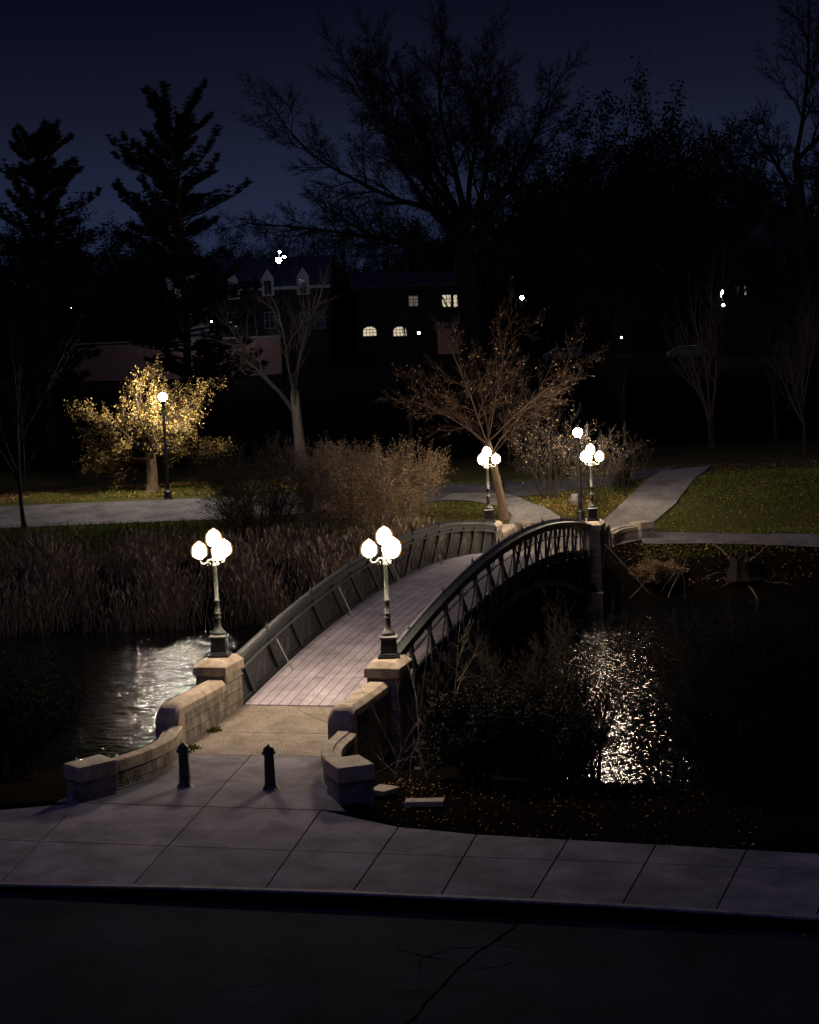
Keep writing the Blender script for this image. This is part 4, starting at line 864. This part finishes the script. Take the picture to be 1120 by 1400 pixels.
for i in range(16):
    tt.grow(g.normal(0, .45, 3) * [1, 1.6, 0], (g.normal(.1, .5), g.normal(0, .5), 1), g.uniform(1.2, 2.6), .014, 0, [dict(n=8, k=4, wig=.09, trop=-.04, ch=3, ratio=.4, ang=.6, t0=.3, taper=.6, rmin=.006), dict(n=4, k=3, wig=.1, trop=0, ch=0, ratio=.4, ang=.6, t0=.4, taper=.7)])
tt.mesh('branches', M['twigpale'], r)
tt = Tree(122)
P = foot(850, 80.6); shrub(foot(890, 82.0), 1.3, .8, 'low leafy bush on the bank under the far right curved wall', 131, 14, 'twigdark', 'bleaf', .08, 3, ch=(7, 5, 4))
r = empty('bare_canes', tuple(P), 0, 'long bare canes leaning out over the water from the far right bank', 'canes')
for i in range(12):
    tt.grow((g.uniform(-3.5, 3.5), g.uniform(-1.5, 1), 0), (g.normal(.0, .5), g.normal(-.3, .3), 1), g.uniform(1.6, 3.4), .022, 0, [dict(n=8, k=4, wig=.06, trop=-.03, ch=2, ratio=.4, ang=.5, t0=.3, taper=.6, rmin=.01), dict(n=4, k=3, wig=.1, trop=0, ch=0, ratio=.4, ang=.6, t0=.4, taper=.7)])
tt.mesh('branches', M['twigpale'], r)

# ------------------------------------------------------------------ uncountable cover
def scatter_pts(n, seed, S, D):
    r = np.random.default_rng(seed); d = r.uniform(D[0], D[1], n); s = r.uniform(S[0], S[1], n); x, y = XY(d, s); return r, x, y, T(x, y)
# reeds
r, x, y, z = scatter_pts(19000, 7, (-34, 2.5), (78.2, 85.6))
clump = np.sin(x * 1.3 + 2 * np.sin(y * .8)) * .5 + .5
keep = (z > WATER - .35) & (r.random(len(x)) < .12 + .88 * clump ** 1.5) & ~((x > -2.9) & (y > 33.2)); x, y, z = x[keep], y[keep], z[keep]
n = len(x); h = r.uniform(.7, 1.95, n) * (.8 + .3 * clump[keep]) * np.interp(z, [WATER, -.6], [1.0, .72]); lean = r.normal(0, .20, (n, 2)); a = r.uniform(0, PI, n); cx, cy = np.cos(a), np.sin(a)
b0 = np.stack([x, y, z], 1); mid = b0 + np.stack([lean[:, 0] * h * .4, lean[:, 1] * h * .4, h * .6], 1); top = b0 + np.stack([lean[:, 0] * h * 1.2, lean[:, 1] * h * 1.2, h], 1)
w = np.stack([cx, cy, np.zeros(n)], 1) * .014
dr = np.stack([lean[:, 0] * 1.5 + .06, lean[:, 1], np.full(n, 1.)], 1); pl = r.uniform(.18, .36, n)[:, None]; wp = np.stack([cx, cy, np.zeros(n)], 1) * r.uniform(.03, .065, n)[:, None]
V = np.stack([b0 - w, b0 + w, mid + w, mid - w, mid - w, mid + w, top + w * .5, top - w * .5, top - dr * .06, top + wp + dr * pl * .35, top + dr * pl, top - wp + dr * pl * .35,
              b0 + [0, 0, .3], mid * .6 + b0 * .4 + w * 14, mid + w * 26 + [0, 0, .25], mid * .55 + b0 * .45 + w * 11], 1)
F = np.arange(n * 16).reshape(n * 4, 4)
tag(fast_mesh('reeds', V.reshape(-1, 3), F, M['reed']), 'thick bed of brown plumed reeds along the far shore', 'reeds', kind='stuff')
# grass on the lit lawns
def grass(n, seed, S, D, m='grass', hh=.10, ww=.02, name='grass', test=None):
    r, x, y, z = scatter_pts(n, seed, S, D)
    k = np.ones(n, bool) if test is None else test(x, y, z); x, y, z = x[k], y[k], z[k]; n = len(x)
    a = r.uniform(0, PI, n); w = np.stack([np.cos(a), np.sin(a), np.zeros(n)], 1) * ww; b0 = np.stack([x, y, z - .01], 1)
    t = b0 + np.stack([r.normal(0, hh * .4, n), r.normal(0, hh * .4, n), hh * r.uniform(.6, 1.5, n)], 1)
    return np.stack([b0 - w, b0 + w, t], 1).reshape(-1, 3)
def offpath(x, y, z):
    D, S = DS(x, y); k = (D < np.interp(S, [-8, 1], [90.9, 93.3])) | (D > 98.8) | (S > 5.4)
    a = np.stack([x, y], 1)
    def inside(poly):
        c = np.zeros(len(x), bool); P = poly
        for i in range(len(P)):
            x0, y0 = P[i - 1]; x1, y1 = P[i]; cond = ((y0 > y) != (y1 > y)) & (x < (x1 - x0) * (y - y0) / (y1 - y0 + 1e-12) + x0); c ^= cond
        return c
    for P in NOGRASS: k &= ~inside(P)
    return k
NOGRASS = [px([(878, 745), (960, 744), (1050, 746), (1250, 756)]) + px([(878, 729), (960, 729), (1050, 731), (1250, 740)])[::-1],
           px([(815, 722), (850, 691), (905, 645)]) + px([(866, 738), (881, 727), (925, 690), (972, 638)])[::-1],
           [(-2.0, 38.5), (-3.2, 41.5)] + px([(700, 706), (690, 697), (672, 691), (640, 686), (600, 685)]) + ([(2.4, 38.5), (.8, 42.2)] + px([(768, 710), (730, 691), (712, 682), (690, 676), (620, 676)]))[::-1],
           px([(690, 684), (760, 674), (850, 664), (900, 650)]) + px([(690, 660), (760, 658), (850, 650), (930, 637)])[::-1],
           [(-2.4, 34), (2.7, 34), (4.4, 42.4), (-3.6, 42.4)]]
def patchy(x, y, z): return offpath(x, y, z) & (np.random.default_rng(4).random(len(x)) < .25 + .75 * (np.sin(x * .9 + 2 * np.sin(y * .6)) * np.sin(y * 1.1 + 1.5 * np.sin(x * .5)) > -.25))
V = np.concatenate([grass(22000, 14, (-36, -4), (86.3, 91.0), hh=.26, ww=.022), grass(70000, 1, (0, 26), (83.5, 100), test=patchy), grass(30000, 2, (-22, -8), (97.4, 104), test=offpath)])
tag(fast_mesh('grass', V, np.arange(len(V)).reshape(-1, 3), M['grass']), 'short green and brown grass on the lamp lit lawns', 'grass', kind='stuff')
# fallen leaves
def leaf_litter(n, seed, S, D, size, test=None, patch=None):
    r, x, y, z = scatter_pts(n, seed, S, D); k = np.ones(n, bool) if test is None else test(x, y, z)
    if patch: k &= r.random(n) < patch(x, y)
    x, y, z = x[k], y[k], z[k]; n = len(x); c = np.stack([x, y, z + r.uniform(.02, .07, n)], 1); a = r.uniform(0, 6.28, n); s = size * r.uniform(.5, 1.3, n)
    u = np.stack([np.cos(a), np.sin(a), r.normal(0, .3, n)], 1) * s[:, None]; v = np.stack([-np.sin(a), np.cos(a), r.normal(0, .3, n)], 1) * s[:, None] * .6
    return np.stack([c - u, c - v, c + u, c + v], 1).reshape(-1, 3)
p1 = site(775, 688); p2 = site(700, 704); p3 = site(835, 690)
def patchf(x, y): return .05 + .95 * np.clip(np.exp(-((x - p1[0]) ** 2 + (y - p1[1]) ** 2) / 5) + .7 * np.exp(-((x - p2[0]) ** 2 + (y - p2[1]) ** 2) / 3.5) + np.exp(-((x - p3[0]) ** 2 + (y - p3[1]) ** 2) / 4), 0, 1)
V = np.concatenate([leaf_litter(26000, 5, (0, 14), (83.5, 97), .055, offpath, patchf), leaf_litter(7000, 6, (10, 26), (84, 104), .05, offpath), leaf_litter(15000, 8, (-24, -6), (97.4, 106), .055, offpath),  # litter on the left lawn also imitates the lamp's golden light pool
                    leaf_litter(1300, 9, (8, 24), (82, 84.6), .05)])
rg = np.random.default_rng(12); nx_ = 1700; xx = rg.uniform(3.6, 13, nx_); yy = rg.uniform(-11, -3, nx_); zz = T(xx, yy); kk = (yy > np.interp(xx, YBX, YBY) + .05) & (rg.random(nx_) < np.interp(xx, [3.6, 7, 13], [1, .5, .2])); xx, yy, zz = xx[kk], yy[kk], zz[kk]
c = np.stack([xx, yy, zz + rg.uniform(.01, .05, len(xx))], 1); a = rg.uniform(0, 6.28, len(xx)); s = rg.uniform(.015, .04, len(xx))[:, None]
u = np.stack([np.cos(a), np.sin(a), rg.normal(0, .3, len(xx))], 1) * s; v = np.stack([-np.sin(a), np.cos(a), rg.normal(0, .3, len(xx))], 1) * s * .6
V = np.concatenate([V, np.stack([c - u, c - v, c + u, c + v], 1).reshape(-1, 3)])
L = []
for i in range(70):
    x = rg.uniform(-3, 15); y = kerbY(x) - .17 - abs(rg.normal(0, .25)); a = rg.uniform(0, 6.28); s = rg.uniform(.018, .04); z = -.51
    if i % 7 == 0: y = kerbY(x) + rg.uniform(.3, 3.5); z = -.385
    L += [(x - s * math.cos(a), y - s * math.sin(a), z), (x + s * .5 * math.sin(a), y - s * .5 * math.cos(a), z + .01), (x + s * math.cos(a), y + s * math.sin(a), z + .004), (x - s * .5 * math.sin(a), y + s * .5 * math.cos(a), z + .012)]
V = np.concatenate([V, np.array(L)])
tag(fast_mesh('fallen_leaves', V, np.arange(len(V)).reshape(-1, 4), M['fallen']), 'fallen brown leaves scattered on lawns, banks and in the gutter', 'leaves', kind='stuff')
# weeds at the wall foot
for (x, y), lab in (((-1.78, -2.2), 'small green weed tuft at the foot of the left wing wall, nearer the pier'), ((-1.72, -3.9), 'green weed tuft at the outer end of the left wing wall')):
    g = np.random.default_rng(int(abs(y) * 10)); n = 160; bb = np.stack([x + g.normal(0, .09, n), y + g.normal(0, .16, n), np.full(n, -.40 if y < -3 else -.31)], 1); d = g.normal(0, 1, (n, 3)); d[:, 2] = np.abs(d[:, 2]) + .3; d /= np.linalg.norm(d, axis=1)[:, None]
    w = np.cross(d, g.normal(size=(n, 3))); w /= np.linalg.norm(w, axis=1)[:, None]; l = g.uniform(.05, .15, (n, 1))
    V = np.stack([bb, bb + d * l * .5 + w * .018, bb + d * l, bb + d * l * .5 - w * .018], 1).reshape(-1, 3)
    tag(fast_mesh('weed_tuft', V, np.arange(4 * n).reshape(-1, 4), M['grass']), lab, 'weed')

# ------------------------------------------------------------------ buildings on the hill
def frame(D, pxl, pyl):         # origin at a ground point, x axis across the view
    p = at(pxl, pyl, D); return p
def facade_box(r, w, dep, z0, z1, m, name='wall', x0=0):
    b = MB(); b.box((x0, 0, z0), (x0 + w, dep, z1)); return b.build(name, m, r)
def window(r, x, z, w, h, lit=None, y=0, nx=3, nz=3, arch=False):
    b = MB(); f = .09
    b.box((x - w / 2 - f, y - .06, z - f), (x + w / 2 + f, y - .003, z))
    if arch: b.tube([(x + (w / 2 + .05) * math.cos(a), y - .03, z + h * .55 + (h * .45 + .05) * math.sin(a)) for a in np.linspace(0, PI, 11)], .05, 5)
    else: b.box((x - w / 2 - f, y - .06, z + h), (x + w / 2 + f, y - .003, z + h + f))
    hh = h * .55 if arch else h
    b.box((x - w / 2 - f, y - .06, z), (x - w / 2, y - .003, z + hh)); b.box((x + w / 2, y - .06, z), (x + w / 2 + f, y - .003, z + hh))
    for i in range(1, nx): b.box((x - w / 2 + w * i / nx - .03, y - .05, z), (x - w / 2 + w * i / nx + .03, y - .014, z + h))
    for i in range(1, nz): b.box((x - w / 2, y - .049, z + h * i / nz - .03), (x + w / 2, y - .0141, z + h * i / nz + .03))
    fr = b.build('window', M['trim'] if lit else M['dimtrim'], r)
    b = MB()
    if arch: P = [(x - w / 2, z), (x + w / 2, z)] + [(x + w / 2 * math.cos(a), z + h * .55 + h * .45 * math.sin(a)) for a in np.linspace(0, PI, 9)]; b.loft([[(a, y + .02, c) for a, c in P], [(a, y - .012, c) for a, c in P]])
    else: b.box((x - w / 2, y - .012, z), (x + w / 2, y + .02, z + h))
    b.build('pane', M[lit] if lit else M['glass'], fr)
def gable_roof(r, x0, x1, y0, y1, ze, zr, m, over=.4):
    ym = (y0 + y1) / 2; b = MB()
    b.add([(x0 - over, y0 - over, ze), (x1 + over, y0 - over, ze), (x1 + over, ym, zr), (x0 - over, ym, zr), (x0 - over, y1 + over, ze), (x1 + over, y1 + over, ze),
           (x0 - over, y0 - over, ze - .2), (x1 + over, y0 - over, ze - .2), (x1 + over, y1 + over, ze - .2), (x0 - over, y1 + over, ze - .2)],
          [(0, 1, 2, 3), (3, 2, 5, 4), (0, 3, 4), (1, 5, 2), (6, 7, 1, 0), (8, 9, 4, 5), (9, 6, 0, 4), (7, 8, 5, 1), (9, 8, 7, 6)])
    return b.build('roof', m, r)
def house_at(name, px_, D, label):
    p = foot(px_, D); r = empty(name, (p[0], p[1], p[2] - .5), TH, label, 'house'); r['gz'] = float(p[2] - .5); return r, p[2] - .5
def zat(py_, px_, D): return float(at(px_, py_, D)[2])
D = 176; s = FPX / D
r, gz = house_at('dormered_house', 300, D, 'brick house with slate roof and pale dormers left of centre')
W_ = 150 / s; ze = zat(392, 375, D) - gz; zr = zat(352, 375, D + 5) - gz
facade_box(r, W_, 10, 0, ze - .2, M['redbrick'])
rf = gable_roof(r, 0, W_, 0, 10, ze, zr, M['slate'])
b = MB(); b.box((-.45, -.5, ze - .32), (W_ + .45, -.41, ze - .02)); b.build('cornice', M['trim'], r)
for xx in (372, 420, 325):
    x = (xx - 300) / s; d = MB(); w = .62; zz = ze - .9 if xx != 325 else ze - 1.1
    d.loft([[(x - w, -.55, zz), (x + w, -.55, zz), (x + w, -.55, zz + 1.75), (x, -.55, zz + 2.7), (x - w, -.55, zz + 1.75)], [(x - w, 3.5, zz), (x + w, 3.5, zz), (x + w, 3.5, zz + 1.75), (x, 3.5, zz + 2.7), (x - w, 3.5, zz + 1.75)]])
    dm = d.build('dormer', M['trim'], r); b = MB(); b.box((x - .36, -.57, zz + .15), (x + .36, -.553, zz + 1.5)); b.build('pane', M['glass'], dm)
for xx in (322, 372, 420, 440): window(r, (xx - 300) / s, zat(448, xx, D) - gz, .9, 1.5, None, 0, 2, 2)
D = 170; s = FPX / D
p = foot(100, D); r = empty('garden_wall', (p[0], p[1], p[2] - .6), TH, 'long pinkish brick garden wall below the dormered house', 'brick wall'); W_ = 285 / s
gz = p[2] - .6; zt1 = zat(468, 240, D) - gz
b = MB()
sl = rad(-1.2)
for i, (a, c, h) in enumerate(((0, 32, -.2), (32.4, 58, .0), (58.4, 118, .0), (118.4, 190, .05), (190.4, 285, .15))):
    b.box((a / s, 0, 0), (c / s, .5, zt1 + h))
b.build('wall_face', M['brick'], r); b = MB(); b.box((0, -.06, zt1 + .152), (W_, .56, zt1 + .27)); b.build('wall_cap', M['trim'], r)
D = 186; s = FPX / D
r, gz = house_at('long_house', 488, D, 'dark long house with lit square and arched windows in the middle'); W_ = 160 / s
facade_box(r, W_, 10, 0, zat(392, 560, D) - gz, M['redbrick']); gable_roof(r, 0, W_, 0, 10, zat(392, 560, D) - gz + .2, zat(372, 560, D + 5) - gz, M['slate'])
for xx, yy, w, h, lit in ((568, 418, .9, 1.0, 'windim'), (613, 419, .9, 1.2, 'winlit'), (628, 419, .8, 1.2, 'winlit')): window(r, (xx - 488) / s, zat(yy, xx, D) - gz, w, h, lit, 0, 2, 3)
for xx in (507, 548): window(r, (xx - 488) / s, zat(459, xx, D) - gz, 1.35, .95, 'winlit', 0, 4, 3, True)
# low lit brick annex in front with a wall lantern
D = 182; s = FPX / D
r, gz = house_at('brick_annex', 600, D, 'low brick annex lit by its lantern, right of the arched windows')
facade_box(r, 44 / s, 3, 0, zat(448, 620, D) - gz, M['brick']); gable_roof(r, 0, 44 / s, 0, 3, zat(448, 620, D) - gz + .2, zat(440, 620, D) - gz, M['slate'], .25)
window(r, 1.6, zat(470, 612, D) - gz, .8, 1.1, None, 0, 2, 2)
D = 178; s = FPX / D
r, gz = house_at('chimneyed_house', 1008, D, 'tall dark gabled house with two chimneys at the right edge'); W_ = 150 / s
ze = zat(345, 1060, D) - gz; zr = zat(292, 1060, D) - gz
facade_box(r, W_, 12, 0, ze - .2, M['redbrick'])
b = MB(); b.loft([[(-.4, -.4, ze - .2), (W_ + .4, -.4, ze - .2), (W_ - 4.5, -.4, zr), (3.2, -.4, zr)], [(-.4, 12.4, ze - .2), (W_ + .4, 12.4, ze - .2), (W_ - 4.5, 12.4, zr), (3.2, 12.4, zr)]]); b.build('roof', M['slate'], r)
for cx_, top in ((1046, 264), (1104, 262)):
    b = MB(); x = (cx_ - 1008) / s; b.box((x - .75, 4, ze), (x + .75, 5.2, zat(top, cx_, D) - gz)); b.box((x - .85, 3.9, zat(top, cx_, D) - gz), (x + .85, 5.3, zat(top, cx_, D) - gz + .2)); b.build('chimney', M['redbrick'], r)
for xx, yy, w, h, lit in ((1065, 327, .25, 1.0, 'winlit'), (1032, 370, .5, 1.3, None), (1071, 360, .6, 1.3, None), (1010.5, 403, .2, .8, 'windim'), (1021, 405, .2, 1.0, 'winlit')): window(r, (xx - 1008) / s, zat(yy, xx, D) - gz, w, h, lit, 0, 1, 2)
D = 190; s = FPX / D
r, gz = house_at('pale_house', 232, D, 'pale stuccoed house glimpsed behind the tallest pine'); W_ = 64 / s
facade_box(r, W_, 8, 0, zat(374, 265, D) - gz, M['stucco']); gable_roof(r, 0, W_, 0, 8, zat(374, 265, D) - gz + .2, zat(352, 265, D) - gz, M['slate'])
window(r, W_ * .3, zat(415, 250, D) - gz, 1.1, 1.6, 'windim', 0, 2, 3); window(r, W_ * .72, zat(415, 280, D) - gz, 1.1, 1.6, 'windim', 0, 2, 3)
window(r, W_ * .3, zat(398, 250, D) - gz, 1.1, 1.1, None, 0, 2, 3); window(r, W_ * .72, zat(398, 280, D) - gz, 1.1, 1.1, None, 0, 2, 3)
# street lamps on the hill
def hill_lamp(px_, py_, D, label, rad_=.22, m='farlamp', extra=()):
    p = foot(px_, D); top = at(px_, py_, D); h = top[2] - p[2]
    r = empty('hill_street_lamp', tuple(p), TH, label, 'street lamp', 'small street lamps on the hill')
    b = MB(); b.tube([(.0, .3, 0), (0, .3, h * .6), (0, .3, h + .25), (0, .05, h + .30)], [.07, .05, .04, .03], 8); b.build('post', M['crack'], r)
    b = MB(); b.lathe([(.05, h - rad_), (rad_ * .8, h - rad_ * .6), (rad_, h), (rad_ * .7, h + rad_ * .6), (.05, h + rad_ * .8)], k=10); b.build('lamp_head', M[m], r)
    for ex, ey in extra:
        q = at(ex, ey, D); dx = (ex - px_) * D / FPX; dz = q[2] - top[2]
        b = MB(); b.lathe([(.04, h + dz - .12), (.14, h + dz), (.04, h + dz + .12)], (dx, 0, 0), 8); b.build('lamp_head', M[m], r)
        b = MB(); b.tube([(0, .3, h + .1), (dx, .12, h + dz + .1), (dx, .02, h + dz + .12)], .03, 6); b.build('lamp_bracket', M['ironblack'], r)
hill_lamp(389, 355, 160, 'tall hill lamp with three white heads above the dormered house', .26, 'farlamp', ((391, 344), (397, 351)))
hill_lamp(295, 438, 166, 'white hill lamp standing at the left end of the dormered house', .2)
hill_lamp(717, 407, 168, 'small white hill lamp right of the lit square windows', .18)
hill_lamp(989, 399, 165, 'white hill lamp left of the chimneyed house', .2, 'farlamp', ((988, 407), (991, 417)))
hill_lamp(101, 420, 172, 'white hill lamp seen behind the leftmost pine', .18)
hill_lamp(574, 455, 181.0, 'warm small lamp beside the arched windows of the long house', .15, 'farwarm')
hill_lamp(851, 461, 175, 'tiny white lamp low on the hill above the thin bare tree', .10)
hill_lamp(1, 424, 172, 'white hill lamp cut by the left picture edge', .14)
for px_, py_, lab in ((775, 470, 'dark parked car far up the hill, right of the spreading tree trunk'), (945, 466, 'dark parked car far up the hill, left of the tallest thin tree top')):
    p = foot(px_, 168); r = empty('parked_car', tuple(p + np.array([0, 0, .02])), TH, lab, 'car', 'cars parked on the hill')
    b = MB(); pr = [(-2.2, .35), (2.2, .35), (2.25, .75), (1.5, .95), (.9, 1.42), (-1.0, 1.45), (-1.9, .98), (-2.25, .8)]
    b.loft([[(x, -.85, z) for x, z in pr], [(x, .85, z) for x, z in pr]]); b.build('car_body', M['ironblack'], r, .06)
    b = MB(); b.add([(-.9, -.862, 1.36), (.8, -.862, 1.34), (1.3, -.862, 1.0), (-1.6, -.862, 1.0)], [(0, 1, 2, 3)]); b.build('side_window', M['glass'], r)
    for x in (-1.4, 1.4):
        for y in (-.8, .8):
            b = MB(); b.loft([[(x + .33 * math.cos(t), y + o, .33 + .33 * math.sin(t)) for t in np.linspace(0, 2 * PI, 13)[:-1]] for o in (-.1, .1)]); b.build('wheel', M['crack'], r)
